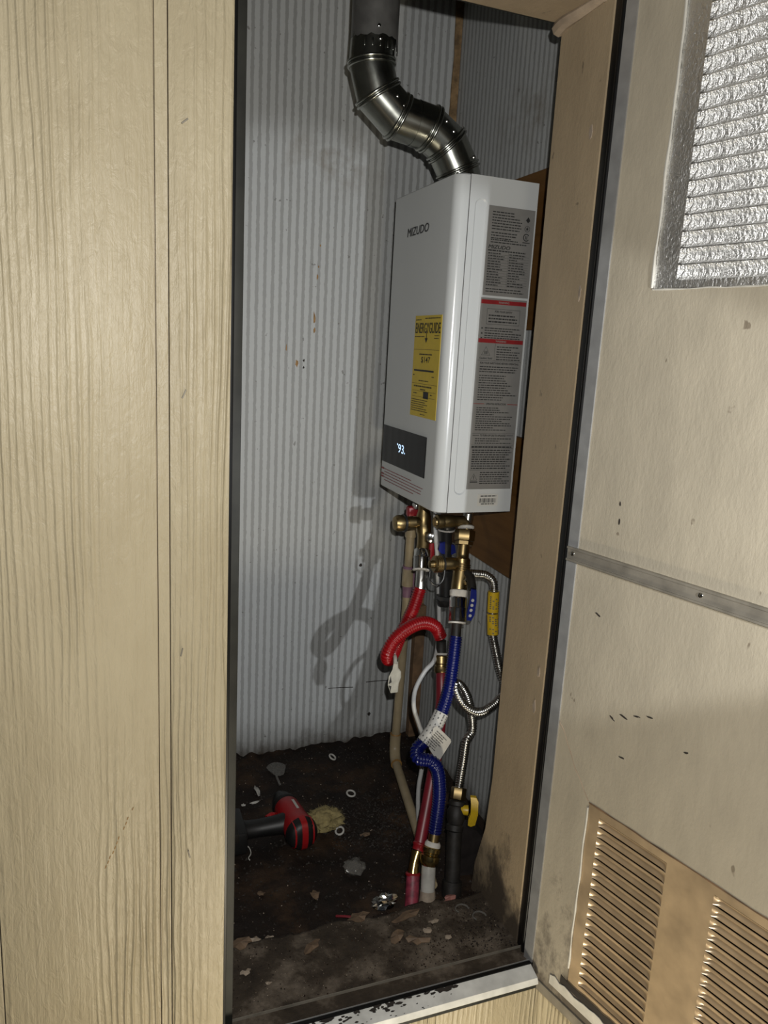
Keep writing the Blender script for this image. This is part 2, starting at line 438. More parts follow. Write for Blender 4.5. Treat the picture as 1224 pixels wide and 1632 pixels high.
wb = MB().box((0.02, YB, -0.05), (0.80, YB + 0.02, 2.10)).build('wall_back', 'wall_b', None, 0)
wb['kind'] = 'structure'; wb['label'] = 'grey white striped wallboard at the back of the closet'
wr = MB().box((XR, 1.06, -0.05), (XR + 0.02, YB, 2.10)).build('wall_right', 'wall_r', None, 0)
wr['kind'] = 'structure'; wr['label'] = 'striped wallboard behind the mounted water heater'
wl = MB().box((0.02, 1.075, -0.05), (0.04, YB, 2.10)).build('wall_left', 'wall_r', None, 0)
wl['kind'] = 'structure'
ce = MB().box((0.02, 0.95, 2.10), (0.80, YB + 0.02, 2.13)).build('ceiling', 'ceiling', None, 0); ce['kind'] = 'structure'

# scrapes and stains that sit on the back wall
def mark(x, z, w, h, mat, seed, name='paint_scrape', n=9):
    rd = random.Random(seed); p = []
    for k in range(n):
        a = 2 * math.pi * k / n; q = rd.uniform(0.55, 1.0); p.append((x + math.cos(a) * w * q, YB - 0.0008, z + math.sin(a) * h * q))
    MB().prism(p, (0, 0.0008, 0)).build(name, mat, wb, 0)
for i, (x, z, w, h, mt) in enumerate([(0.471, 1.138, 0.0022, 0.006, 'brownmark'), (0.473, 1.16, 0.002, 0.003, 'brownmark'), (0.467, 1.050, 0.0032, 0.016, 'brownmark'), (0.468, 1.022, 0.0028, 0.008, 'brownmark'),
        (0.430, 0.948, 0.0042, 0.010, 'brownmark'), (0.446, 0.955, 0.0028, 0.004, 'soot'), (0.446, 0.940, 0.0025, 0.004, 'soot'), (0.405, 0.981, 0.0016, 0.009, 'brownmark'),
        (0.606, 0.468, 0.006, 0.006, 'soot'), (0.649, 0.065, 0.006, 0.006, 'soot'), (0.475, 1.205, 0.002, 0.003, 'brownmark')]): mark(x, z, w, h, mt, 20 + i)
for a, b in [((0.536, 0.149), (0.602, 0.145)), ((0.636, 0.155), (0.70, 0.153))]:
    MB().tube([(a[0], YB - 0.0005, a[1]), ((a[0] + b[0]) / 2, YB - 0.0005, (a[1] + b[1]) / 2 + 0.001), (b[0], YB - 0.0005, b[1])], 0.0009, 6).build('scratch', 'soot', wb)

# raw brown edge where the two wallboards meet
rd = random.Random(3); lft = []; n = 60
for k in range(n + 1):
    z = 0.02 + (2.08 - 0.02) * k / n
    lft.append((0.764 + 0.006 * noise.noise(V(z * 9, 0, 0)) + rd.uniform(-0.0025, 0.0025), z))
m = MB(); vs = []
for x, z in lft: vs += [(x, YB - 0.004, z), (XR - 0.0005, YB - 0.006, z), (x, YB, z)]
m.add(vs, [(3 * k, 3 * k + 1, 3 * k + 4, 3 * k + 3) for k in range(n)] + [(3 * k + 2, 3 * k, 3 * k + 3, 3 * k + 5) for k in range(n)])
o = m.build('trim_1', 'rawedge', None, 0); o['kind'] = 'structure'; o['label'] = 'raw brown strip in the corner between the wallboards'
m = MB().box((0.752, YB - 0.03, 0.0), (XR - 0.001, YB - 0.007, 0.36), 0.002)
o = m.build('trim_2', 'darkwood', None, 0); o['kind'] = 'structure'; o['label'] = 'stained wood batten low in the closet corner'

# floor: rotten, lumpy
def fz(x, y):
    z = 0.010 * noise.noise(V(x * 9, y * 9, 0)) + 0.006 * noise.noise(V(x * 31, y * 31, 3)) + 0.003 * noise.noise(V(x * 90, y * 90, 5)) - 0.006
    z += 0.012 * max(0, (y - 1.63) / 0.07) ** 2 * (0.6 + noise.noise(V(x * 45, y * 30, 0)))
    return z
m = MB(); nx, ny = 110, 96; X0, X1, Y0, Y1 = 0.03, XR + 0.005, 1.06, YB + 0.005
m.add([(X0 + (X1 - X0) * i / nx, Y0 + (Y1 - Y0) * j / ny, fz(X0 + (X1 - X0) * i / nx, Y0 + (Y1 - Y0) * j / ny)) for j in range(ny + 1) for i in range(nx + 1)],
      [(j * (nx + 1) + i, j * (nx + 1) + i + 1, (j + 1) * (nx + 1) + i + 1, (j + 1) * (nx + 1) + i) for j in range(ny) for i in range(nx)])
fl = m.build('floor', 'floor', None, 180); fl['kind'] = 'structure'; fl['label'] = 'dark rotten wood floor inside the closet'

# threshold
th = struct('trim_3', 'dirty threshold board at the front of the closet')
def tz(x, y):
    return 0.010 + 0.0035 * noise.noise(V(x * 14, y * 14, 1)) + 0.002 * noise.noise(V(x * 60, y * 60, 2)) + 0.0012 * noise.noise(V(x * 140, y * 140, 6))
m = MB(); nx, ny = 120, 34; vs = []
for j in range(ny + 1):
    for i in range(nx + 1):
        x = 0.10 + 0.575 * i / nx; ye = 1.088 + 0.012 * noise.noise(V(x * 12, 0, 4)) + 0.004 * noise.noise(V(x * 50, 0, 4)); y = 0.938 + (ye - 0.938) * j / ny
        vs.append((x, y, tz(x, y) if j < ny else -0.02))
m.add(vs, [(j * (nx + 1) + i, j * (nx + 1) + i + 1, (j + 1) * (nx + 1) + i + 1, (j + 1) * (nx + 1) + i) for j in range(ny) for i in range(nx)])
m.build('threshold_board', 'thresh', th, 180)
MB().box((0.10, 0.909, -0.02), (0.664, 0.9385, 0.011), 0.001).build('track_strip', 'thresh', th, 0)
MB().box((0.10, 0.9378, -0.01), (0.664, 0.9388, 0.0155)).build('track_edge', 'alu_dull', th, 0)
MB().box((0.10, 0.9078, -0.01), (0.664, 0.9090, 0.0140)).build('track_edge', 'alu', th, 0)
MB().box((0.13, 0.9018, -0.02), (0.662, 0.9076, 0.0128)).build('gap_dark_strip', 'black_rubber', th, 0)  # black strip added to make the gap between track and sill read dark
m = MB(); m.prism([(0.149, 0.9015, 0.011), (0.149, 0.879, 0.0045), (0.149, 0.8755, -0.004), (0.149, 0.878, -0.0075), (0.149, 0.9015, -0.006)], (0.505, 0, 0))
m.build('white_sill', 'sill', th, 0)
MB().box((0.149, 0.8805, -0.016), (0.654, 0.889, -0.0065)).build('sill_shadow_edge', 'dark_frame', th, 0)  # dark edge below the sill, with its shadow put into the colour
m = MB(); rd = random.Random(9)
for k in range(170):                          # black grime on the left half of the white sill
    x = 0.155 + 0.36 * rd.random() ** 1.9; t = rd.random() ** 1.6; y = 0.9005 - 0.021 * t; z = 0.0113 - 0.0062 * t; r = rd.uniform(0.0015, 0.006) * (1.2 - t)
    m.add([(x + math.cos(a) * r * rd.uniform(.5, 1.8), y + math.sin(a) * r * 0.5, z + math.sin(a) * r * 0.15) for a in [q * 1.047 for q in range(6)]], [range(6)])
m.build('grime', 'soot', th, 0)['kind'] = 'stuff'

# jambs and header
jr = struct('trim_4', 'cream painted right jamb of the closet opening')
MB().prism([(OPR, 0.9515, -0.02), (OPR, 1.118, -0.02), (OPR, 1.112, 0.05), (OPR, 1.085, 0.14), (OPR, 1.076, 0.25), (OPR, 1.076, 1.60), (OPR, 0.9515, 1.60)], (0.124, 0, 0)).build('jamb_board', 'jamb', jr, 0)
MB().box((OPR + 0.001, 0.922, -0.01), (OPR + 0.04, 0.951, 1.60), 0.003).build('rubber_seal', 'black_rubber', jr)
MB().tube([(OPR + 0.001, 0.930, -0.008), (OPR + 0.001, 0.930, 1.55)], 0.0035, 8).build('seal_bead', 'black_rubber', jr)
rd = random.Random(12)
for (y, z) in [(0.975, 1.30), (0.962, 1.085), (0.966, 0.50), (0.968, 0.44)]:
    MB().prism([(OPR, y + math.cos(a) * 0.005 * rd.uniform(.4, 1), z + math.sin(a) * 0.014 * rd.uniform(.4, 1)) for a in [q * 0.785 for q in range(8)]], (-0.0012, 0, 0)).build('paint_chip', 'paleflake', jr, 0)
he = struct('trim_5', 'cream painted header over the closet opening')
MB().box((0.03, 0.922, OPZ), (0.78, 1.076, 1.62)).build('header_board', 'header', he, 0)
MB().box((0.04, 1.0765, OPZ + 0.002), (0.78, 1.084, 1.60)).build('header_back_edge', 'dark_frame', he, 0)
MB().tube([(0.652, 1.080, 1.462), (0.648, 1.055, 1.464), (0.650, 1.02, 1.465), (0.651, 0.97, 1.466)], lambda u: 0.011 - 0.004 * u, 8, sm=4).build('caulk_bead', 'oldcaulk', he)
jl = struct('trim_6', 'dark left frame edge of the closet opening')
MB().box((0.03, 0.9025, -0.02), (OPL - 0.002, 1.075, 1.60)).build('jamb_board', 'jamb', jl, 0)
MB().box((OPL - 0.0015, 0.9025, -0.01), (OPL + 0.0055, 0.930, 1.60), 0.001).build('rubber_seal', 'black_rubber', jl)
MB().box((OPL - 0.0015, 0.931, -0.01), (OPL + 0.0205, 0.945, 1.60), 0.001).build('frame_lip', 'dark_frame', jl)

gd = MB().add([(-2.5, -2.2, -0.42), (2.5, -2.2, -0.42), (2.5, 0.93, -0.42), (-2.5, 0.93, -0.42)], [(0, 1, 2, 3)]).build('ground', 'ground', None, 0)
gd['kind'] = 'structure'; gd['label'] = 'bare ground outside the wall'

# ------------------------------------------------------------------ door, swung open past square
dr = struct('door_1', 'cream closet door with louvred vents standing open on the right')
DA = math.radians(-13.63); dd = V(math.sin(DA), math.cos(DA), 0); dn = V(-dd.y, dd.x, 0)   # dn = towards the opening side (inner face)
DP = V(0.668, 0.860, 0)
def D(s, z, w=0.0): return DP - dd * s + V(0, 0, z) + dn * w
def dbox(mb, s0, s1, z0, z1, w0, w1):
    mb.add([D(s0, z0, w0), D(s1, z0, w0), D(s1, z0, w1), D(s0, z0, w1), D(s0, z1, w0), D(s1, z1, w0), D(s1, z1, w1), D(s0, z1, w1)],
           [(0, 3, 2, 1), (4, 5, 6, 7), (0, 1, 5, 4), (1, 2, 6, 5), (2, 3, 7, 6), (3, 0, 4, 7)]); return mb
DZ0, DZ1, DS1 = -0.022, 1.53, 0.455
panel_parts = MB()
# panel with two vent openings
for (a, b, c, d) in [(-0.058, 0.028, DZ0, DZ1), (0.382, DS1, DZ0, DZ1), (0.028, 0.382, DZ0, 0.030), (0.028, 0.382, 0.349, 1.083), (0.028, 0.382, 1.46, DZ1)]:
    dbox(panel_parts, a, b, c, d, -0.024, 0.0)
panel_parts.build('panel', 'door', dr, 0)
dbox(MB(), -0.062, -0.0435, DZ0 - 0.002, DZ1, -0.026, 0.0022).build('hinge_stile', 'alu', dr, 0)
dbox(MB(), DS1 - 0.018, DS1 + 0.003, DZ0 - 0.002, DZ1, -0.026, 0.0022).build('latch_stile', 'alu', dr, 0)
m = dbox(MB(), -0.062, DS1, DZ0 - 0.003, DZ0 + 0.014, -0.026, 0.0022); m.build('bottom_rail', 'alu_dull', dr, 0)
cb = dbox(MB(), -0.060, DS1, 0.7005, 0.7215, 0.0, 0.004)
dbox(cb, -0.060, DS1, 0.7005, 0.7035, 0.004, 0.0062); dbox(cb, -0.060, DS1, 0.7185, 0.7215, 0.004, 0.0062)
cb = cb.build('crossbar', 'alu_dull', dr, 0)
for s_ in (-0.050, 0.16, 0.36):
    MB().lathe(D(s_, 0.712, 0.004), dn, [(0, 0.0035), (0.0014, 0.003), (0.0022, 0.001)], 10).build('rivet', 'chrome', cb)
def louvre_mesh(length, pitch, depth, mat):
    nu, nv = 22, 9; vs = []; fs = []
    prof = [(0.09, -0.40), (0.13, -0.62), (0.21, -0.86), (0.32, -1.0), (0.45, -0.97), (0.60, -0.78), (0.74, -0.42), (0.83, -0.12), (0.87, 0.0)]
    if mat == 'foil':
        prof = [(0.045, -0.34), (0.09, -0.62), (0.17, -0.86), (0.29, -1.0), (0.45, -0.98), (0.62, -0.80), (0.78, -0.46), (0.90, -0.13), (0.96, 0.0)]
    for i in range(nu + 1):
        s = length * (0.5 - 0.5 * math.cos(math.pi * i / nu)) if False else length * i / nu
        e = min(1, min(s, length - s) / 0.013); e = math.sqrt(max(0, 1 - (1 - e) ** 2))
        for v, h in prof:
            w = depth * h * e
            vs.append(tuple(-dd * s + V(0, 0, v * pitch) + dn * (w - 0.0001)))
    k = len(prof)
    for i in range(nu):
        for j in range(k - 1): fs.append((i * k + j, (i + 1) * k + j, (i + 1) * k + j + 1, i * k + j + 1))
    me = bpy.data.meshes.new('slat'); me.from_pydata(vs, [], fs); me.update()
    bm = bmesh.new(); bm.from_mesh(me); bmesh.ops.recalc_face_normals(bm, faces=bm.faces); bm.to_mesh(me); bm.free()
    me.polygons.foreach_set('use_smooth', [True] * len(me.polygons)); me.materials.append(M[mat]); return me
def vent(name, s0, s1, z0, z1, cols, zs, length, pitch, depth, mat, label):
    # backing plate with real slots between the louvres
    mb = MB(); zz = zs
    edges = [s0] + [q for c in cols for q in (c, c + length)] + [s1]
    for a, b in zip(edges[0::2], edges[1::2]): dbox(mb, a, b, z0, z1, -0.0035, -0.0015)
    for c in cols:
        dbox(mb, c, c + length, z0, zz[0] + 0.0005, -0.0035, -0.0015); dbox(mb, c, c + length, zz[-1] + pitch * 0.9, z1, -0.0035, -0.0015)
        for q in zz[:-1]: dbox(mb, c, c + length, q + pitch * (0.95 if mat == 'foil' else 0.86), q + pitch * (1.0 if mat == 'foil' else 1.02), -0.0028, -0.0015)
    p = mb.build(name, 'foil_flat' if mat == 'foil' else mat, dr, 0); p['label'] = label
    me = louvre_mesh(length, pitch, depth, mat)
    for c in cols:
        for q in zz:
            o = bpy.data.objects.new('slat', me); COL.objects.link(o); o.parent = p; o.location = D(c, q, -0.0015)
    mb = MB(); dbox(mb, s0, s1, z0, z1, -0.024, -0.021); mb.build('insect_screen', 'black_rubber', p, 0)
    return p
lv = vent('louvre_vent', 0.029, 0.381, 0.031, 0.348, [0.049, 0.235], [0.0425 + 0.01725 * k for k in range(17)], 0.116, 0.01725, 0.0065, 'tan_metal', 'tan painted louvre vent low on the door')
uv = vent('foil_vent', 0.029, 0.381, 1.084, 1.459, [0.062, 0.245], [1.093 + 0.0195 * k for k in range(18)], 0.125, 0.0195, 0.0065, 'foil', 'foil taped louvre vent high on the door')
def bead(pts, r, mat, name, par=dr): MB().tube(pts, lambda u: r * (0.8 + 0.5 * noise.noise(V(u * 9, r, 0))), 6, sm=4).build(name, mat, par)
bead([D(0.0285 + 0.003 * noise.noise(V(z * 20, 1, 0)), z, 0.0004) for z in [1.085 + 0.02 * k for k in range(20)]], 0.0022, 'caulk', 'sealant_bead')
bead([D(0.0285 + 0.002 * noise.noise(V(z * 20, 2, 0)), z, 0.0004) for z in [0.06 + 0.02 * k for k in range(15)]], 0.0020, 'caulk', 'sealant_bead')
bead([D(s_, 1.083 + 0.0015 * noise.noise(V(s_ * 40, 2, 0)), 0.0004) for s_ in [0.03 + 0.02 * k for k in range(18)]], 0.0013, 'caulk', 'sealant_bead')
bead([D(s_, 0.349 + 0.0015 * noise.noise(V(s_ * 40, 3, 0)), 0.0004) for s_ in [0.03 + 0.02 * k for k in range(18)]], 0.0013, 'darkwood', 'rust_line')
# split in the paint running from the stile down to the low vent
bead([D(a, b, 0.0002) for a, b in [(-0.043, 0.447), (-0.032, 0.436), (-0.022, 0.418), (-0.013, 0.405), (-0.005, 0.390), (0.008, 0.376), (0.018, 0.362), (0.028, 0.350)]], 0.0010, 'oldcaulk', 'paint_split')
m = MB(); rd = random.Random(21); p = []
for k in range(16): p.append(D(-0.004 + 0.010 * k, 0.006 + 0.0 * k, 0.0008))
for k in range(16)[::-1]: p.append(D(-0.004 + 0.010 * k, 0.020 + rd.uniform(0.0, 0.007), 0.0008))
m.prism(p, dn * 0.0012); m.build('torn_backing', 'caulk', dr, 0)
m = MB(); p = [D(0.016 + 0.012 * k, 0.022 + rd.uniform(0, 0.003), 0.0) for k in range(30)] + [D(0.016 + 0.012 * k, 0.034 + rd.uniform(0, 0.004), 0.0) for k in range(30)[::-1]]
m.prism(p, dn * 0.0006); m.build('grime_line', 'soot', dr, 0)
rd = random.Random(31)
for (s_, z, l_, a) in [(0.07, 0.505, 0.02, -0.2), (0.09, 0.515, 0.012, 0.2), (0.05, 0.495, 0.013, -0.5), (0.11, 0.523, 0.014, 0.1), (0.005, 0.635, 0.012, -0.4), (0.17, 0.50, 0.01, 0.3), (0.075, 0.445, 0.012, 0.1), (0.02, 0.80, 0.007, 1.5), (0.022, 0.775, 0.010, 1.5)]:
    l_ *= 0.55; p = [D(s_ + math.cos(q) * l_ * rd.uniform(.5, 1) * math.cos(a) - math.sin(q) * 0.0014 * math.sin(a), z + math.cos(q) * l_ * math.sin(a) * rd.uniform(.5, 1) + math.sin(q) * 0.0012, 0.0) for q in [k * 0.698 for k in range(9)]]
    MB().prism(p, dn * 0.0004).build('scuff', 'soot', dr, 0)

# ================================================================== WATER HEATER
XH0, XS, XH1, YH0, YH1, ZH0, ZH1 = 0.592, 0.6175, 0.753, 1.265, 1.570, 0.695, 1.293
wh = thing('water_heater', 'white wall-mounted tankless water heater with yellow energy label', 'water heater', (0.672, 1.415, ZH0))
def outline(r, x0, x1, y0, y1, n=7):
    p = [(x1, y0)]
    for k in range(n): a = math.pi / 2 * k / (n - 1); p.append((x0 + r - r * math.sin(a), y0 + r - r * math.cos(a)))
    for k in range(n): a = math.pi / 2 * k / (n - 1); p.append((x0 + r - r * math.cos(a), y1 - r + r * math.sin(a)))
    p.append((x1, y1)); return p
m = MB(); o_ = outline(0.019, XH0, XS - 0.001, YH0, YH1); i_ = outline(0.019, XH0 + 0.002, XS - 0.001, YH0 + 0.002, YH1 - 0.002)
rs = [[V(x, y, z) for x, y in (i_ if e else o_)] for z, e in ((ZH0, 1), (ZH0 + 0.002, 0), (ZH1 - 0.002, 0), (ZH1, 1))]
m.rings(rs); cover = m.build('front_cover', 'white', wh, 35)
MB().box((XS - 0.002, YH0 + 0.0025, ZH0 + 0.003), (XS + 0.002, YH1 - 0.0025, ZH1 - 0.003)).build('seam_gap', 'seam', wh, 0)
MB().box((XS + 0.0008, YH0 + 0.003, ZH0 + 0.001), (XH1, YH1, ZH1), 0.0015).build('casing', 'white', wh, 35)
# near side skin with a long pressed recess
def stad(r, y, xc=0.6415, z0=0.7415, z1=1.2435):
    return [V(xc + r * math.cos(a), y, z1 + r * math.sin(a)) for a in [math.pi * k / 8 for k in range(9)]] + [V(xc + r * math.cos(a), y, z0 + r * math.sin(a)) for a in [math.pi + math.pi * k / 8 for k in range(9)]]
bm = bmesh.new(); A = [bm.verts.new(q - WL[wh]) for q in stad(0.0125, YH0)]
Rc = [bm.verts.new(V(x, YH0, z) - WL[wh]) for x, z in ((XS + 0.0008, ZH0), (XH1, ZH0), (XH1, ZH1), (XS + 0.0008, ZH1))]
Bk = [bm.verts.new(V(x, YH0 + 0.0035, z) - WL[wh]) for x, z in ((XS + 0.0008, ZH0), (XH1, ZH0), (XH1, ZH1), (XS + 0.0008, ZH1))]
ed = [bm.edges.new((L[i], L[(i + 1) % len(L)])) for L in (A, Rc) for i in range(len(L))]
bmesh.ops.triangle_fill(bm, edges=ed, use_beauty=True)
B = [bm.verts.new(q - WL[wh]) for q in stad(0.0100, YH0 + 0.0024)]
for i in range(len(A)): bm.faces.new((A[i], A[(i + 1) % len(A)], B[(i + 1) % len(A)], B[i]))
bm.faces.new(B)
for i in range(4): bm.faces.new((Rc[i], Rc[(i + 1) % 4], Bk[(i + 1) % 4], Bk[i]))
bmesh.ops.recalc_face_normals(bm, faces=bm.faces)
me = bpy.data.meshes.new('side_panel'); bm.to_mesh(me); bm.free(); me.materials.append(M['white'])
o = bpy.data.objects.new('side_panel', me); COL.objects.link(o); o.parent = wh; WL[o] = Vector(WL[wh])
MB().box((XH0 + 0.012, YH0 + 0.012, ZH0 - 0.003), (XH1 - 0.004, YH1 - 0.012, ZH0 + 0.002)).build('bottom_plate', 'seam', wh, 0)
MB().box((XH1, 1.30, 1.24), (XR - 0.0125, 1.54, 1.285)).build('wall_bracket', 'steel', wh, 0)
MB().box((XH1, 1.30, 0.715), (XR - 0.0125, 1.54, 0.74)).build('wall_bracket', 'steel', wh, 0)
MB().lathe((0.667, 1.40, ZH1 - 0.001), (0, 0, 1), [(0, 0.047), (0.004, 0.047), (0.004, 0.043), (0.012, 0.043)], 28).build('flue_collar', 'steel', wh)

# --- print on the front
UF, UZ = V(0, -1, 0), V(0, 0, 1); XP = XH0 - 0.0006
text('logo', 'MIZUDO', (XP, 1.480, 1.209), UF, UZ, 0.105, 0.0155, 'ink', wh, 0.0, 0.12, 0.0009)
el = MB().box((XP, 1.288, 0.8655), (XH0 + 0.0001, 1.411, 1.0565)).build('energy_label', 'yellow', wh, 0); el['label'] = 'yellow energy guide label'
XE = XP - 0.0003; EO = V(XE, 1.411, 0.8655)
text('energy_title', 'ENERGYGUIDE', EO + UF * 0.004 + UZ * 0.158, UF, UZ, 0.115, 0.019, 'ink', el, 0.0, 0.0, 0.0009)
text('energy_price', '$147', EO + UF * 0.040 + UZ * 0.1015, UF, UZ, 0.042, 0.013, 'ink', el, 0.01)
m = MB()
m.add([EO + UF * x + UZ * z for x, z in ((0.0565, 0.163), (0.0595, 0.163), (0.0595, 0.1475), (0.0565, 0.1475))], [(0, 1, 2, 3)])
m.add([EO + UF * x + UZ * z for x, z in ((0.051, 0.149), (0.065, 0.149), (0.058, 0.140))], [(0, 1, 2)])
for z in (0.1275, 0.063): rect(m, EO, UF, UZ, 0.002, z, 0.118, 0.0006)
for z in (0.049, 0.038): rect(m, EO, UF, UZ, 0.006, z, 0.110, 0.0005)
rect(m, EO, UF, UZ, 0.008, 0.0865, 0.094, 0.0034); rect(m, EO, UF, UZ, 0.060, 0.036, 0.024, 0.0135)
fine_print(m, EO, UF, UZ, 0.004, 0.030, 0.184, 1, 0.003, 0.0016, 1, 0); fine_print(m, EO, UF, UZ, 0.048, 0.118, 0.1865, 1, 0.003, 0.0018, 2, 0)
fine_print(m, EO, UF, UZ, 0.003, 0.050, 0.1525, 1, 0.003, 0.0015, 3, 0); fine_print(m, EO, UF, UZ, 0.095, 0.116, 0.1545, 2, 0.005, 0.0015, 4, 0)
fine_print(m, EO, UF, UZ, 0.030, 0.090, 0.120, 1, 0.003, 0.0024, 5, 0); fine_print(m, EO, UF, UZ, 0.005, 0.012, 0.080, 1, 0.003, 0.0018, 6, 0); fine_print(m, EO, UF, UZ, 0.094, 0.104, 0.079, 1, 0.003, 0.0018, 7, 0)
fine_print(m, EO, UF, UZ, 0.034, 0.080, 0.070, 1, 0.003, 0.0018, 8, 0); fine_print(m, EO, UF, UZ, 0.012, 0.098, 0.0595, 1, 0.003, 0.0026, 9, 0); fine_print(m, EO, UF, UZ, 0.044, 0.068, 0.0535, 1, 0.003, 0.0022, 10, 0)
fine_print(m, EO, UF, UZ, 0.012, 0.030, 0.0455, 1, 0.003, 0.002, 11, 0); fine_print(m, EO, UF, UZ, 0.092, 0.102, 0.0455, 1, 0.003, 0.002, 12, 0)
fine_print(m, EO, UF, UZ, 0.004, 0.085, 0.033, 6, 0.0042, 0.0015, 13, 0.5); fine_print(m, EO, UF, UZ, 0.050, 0.074, 0.006, 1, 0.003, 0.0015, 14, 0)
m.build('energy_print', 'ink', el, 0)
dp = MB().box((XH0 - 0.0015, 1.321, 0.751), (XH0 + 0.0002, 1.552, 0.8305), 0.0008).build('display_panel', 'display', wh, 0)
text('display_digits', '93', (XH0 - 0.0019, 1.459, 0.7825), UF, UZ, 0.030, 0.0175, 'led', dp, 0.0)
for y, z, r in ((1.464, 0.7985, 0.0022), (1.424, 0.7845, 0.0018)):
    MB().add([(XH0 - 0.0019, y + math.cos(a) * r, z + math.sin(a) * r) for a in [q * 1.047 for q in range(6)]], [range(6)]).build('display_dot', 'led', dp, 0)
m = MB(); FO = V(XP, 1.557, 0.70); fine_print(m, FO, UF, UZ, 0.022, 0.232, 0.0365, 5, 0.0060, 0.0016, 15, 0.3); m.build('caution_print', 'redink', wh, 0)
m = MB()
for z in (0.034, 0.022, 0.016): rect(m, FO, UF, UZ, 0.002, z, 0.017, 0.0036)
m.build('caution_heading', 'redink', wh, 0)
# --- print on the near side
US = V(1, 0, 0); YP = YH0 - 0.0005; YT = YP - 0.0003
rl = MB().box((0.6565, YP, 1.0945), (0.7500, YH0 + 0.0001, 1.2465)).build('rating_label', 'label', wh, 0); rl['label'] = 'silver rating plate'
RO = V(0.6565, YT, 1.0945)
text('rating_brand', 'MIZUDO', RO + US * 0.004 + UZ * 0.0805, US, UZ, 0.044, 0.0062, 'ink', rl, 0.0, 0.25, 0.0005)
m = MB()
fine_print(m, RO, US, UZ, 0.008, 0.068, 0.143, 7, 0.0047, 0.0018, 20, 0.35); fine_print(m, RO, US, UZ, 0.008, 0.060, 0.1085, 3, 0.0046, 0.0018, 21, 0.3); fine_print(m, RO, US, UZ, 0.008, 0.083, 0.0965, 2, 0.0042, 0.0018, 22, 0.3)
fine_print(m, RO, US, UZ, 0.004, 0.080, 0.0785, 1, 0.004, 0.0022, 23, 0.0)
for k in range(13):
    z = 0.0735 - 0.0045 * k; fine_print(m, RO, US, UZ, 0.005, 0.038, z, 1, 0.004, 0.0017, 30 + k, 0.7); fine_print(m, RO, US, UZ, 0.0475, 0.082, z, 1, 0.004, 0.0017, 60 + k, 0.6)
    rect(m, RO, US, UZ, 0.004, z - 0.0029, 0.084, 0.0003)
rect(m, RO, US, UZ, 0.0455, 0.0165, 0.0003, 0.060)
fine_print(m, RO, US, UZ, 0.005, 0.086, 0.0125, 2, 0.0045, 0.0017, 24, 0.2)
c = RO + US * 0.080 + UZ * 0.134                        # flame mark
m.add([c + US * x + UZ * z for x, z in ((0, 0.006), (0.0045, 0), (0, -0.0045), (-0.0045, 0))], [(0, 1, 2, 3)])
c = RO + US * 0.0795 + UZ * 0.1195                      # star mark
m.add([c + US * (math.sin(k * math.pi / 5) * (0.0035 if k % 2 == 0 else 0.0015)) + UZ * (math.cos(k * math.pi / 5) * (0.0035 if k % 2 == 0 else 0.0015)) for k in range(10)], [range(10)])
def ring2d(c, r0, r1, a0=0, a1=2 * math.pi, n=20):
    vs = []
    for k in range(n + 1): a = a0 + (a1 - a0) * k / n; vs += [c + US * math.cos(a) * r0 + UZ * math.sin(a) * r0, c + US * math.cos(a) * r1 + UZ * math.sin(a) * r1]
    m.add(vs, [(2 * k, 2 * k + 1, 2 * k + 3, 2 * k + 2) for k in range(n)])
ring2d(c, 0.0045, 0.0052); c = RO + US * 0.079 + UZ * 0.105; ring2d(c, 0.0050, 0.0066, 0.6, 5.7); rect(m, c, US, UZ, -0.0022, -0.003, 0.0012, 0.006); rect(m, c, US, UZ, 0.0008, -0.003, 0.0012, 0.006)
rect(m, c, US, UZ, -0.007, -0.0098, 0.015, 0.0014)
m.build('rating_print', 'ink', rl, 0)
wl_ = MB().box((0.6545, YP, 0.7400), (0.7490, YH0 + 0.0001, 1.0905)).build('warning_label', 'label', wh, 0); wl_['label'] = 'grey safety instruction label'
WO = V(0.6545, YT, 0.740)
for bar in ((0.001, 0.3400, 0.0925, 0.0072), (0.001, 0.2715, 0.0925, 0.0072), (0.001, 0.1605, 0.022, 0.001), (0.072, 0.1605, 0.022, 0.001)):
    m = MB(); rect(m, WO, US, UZ, *bar); m.build('warning_bar', 'redink', wl_, 0)
YU = V(0, -0.0002, 0)
text('warning_word', 'WARNING', WO + YU + US * 0.036 + UZ * 0.3418, US, UZ, 0.022, 0.0036, 'label', wl_, 0.03)
text('warning_word', 'WARNING', WO + YU + US * 0.036 + UZ * 0.2733, US, UZ, 0.022, 0.0036, 'label', wl_, 0.03)
text('warning_heading', 'FOR YOUR SAFETY', WO + US * 0.030 + UZ * 0.3255, US, UZ, 0.036, 0.0036, 'ink', wl_, 0.03)
text('warning_heading', 'FOR YOUR SAFETY READ BEFORE OPERATING', WO + US * 0.008 + UZ * 0.2335, US, UZ, 0.080, 0.0036, 'ink', wl_, 0.03)
text('warning_heading', 'OPERATING INSTRUCTIONS', WO + US * 0.027 + UZ * 0.1593, US, UZ, 0.042, 0.0036, 'ink', wl_, 0.03)
text('warning_heading', 'TO TURN OFF GAS TO APPLIANCE', WO + US * 0.020 + UZ * 0.1005, US, UZ, 0.054, 0.0036, 'ink', wl_, 0.03)
m = MB()
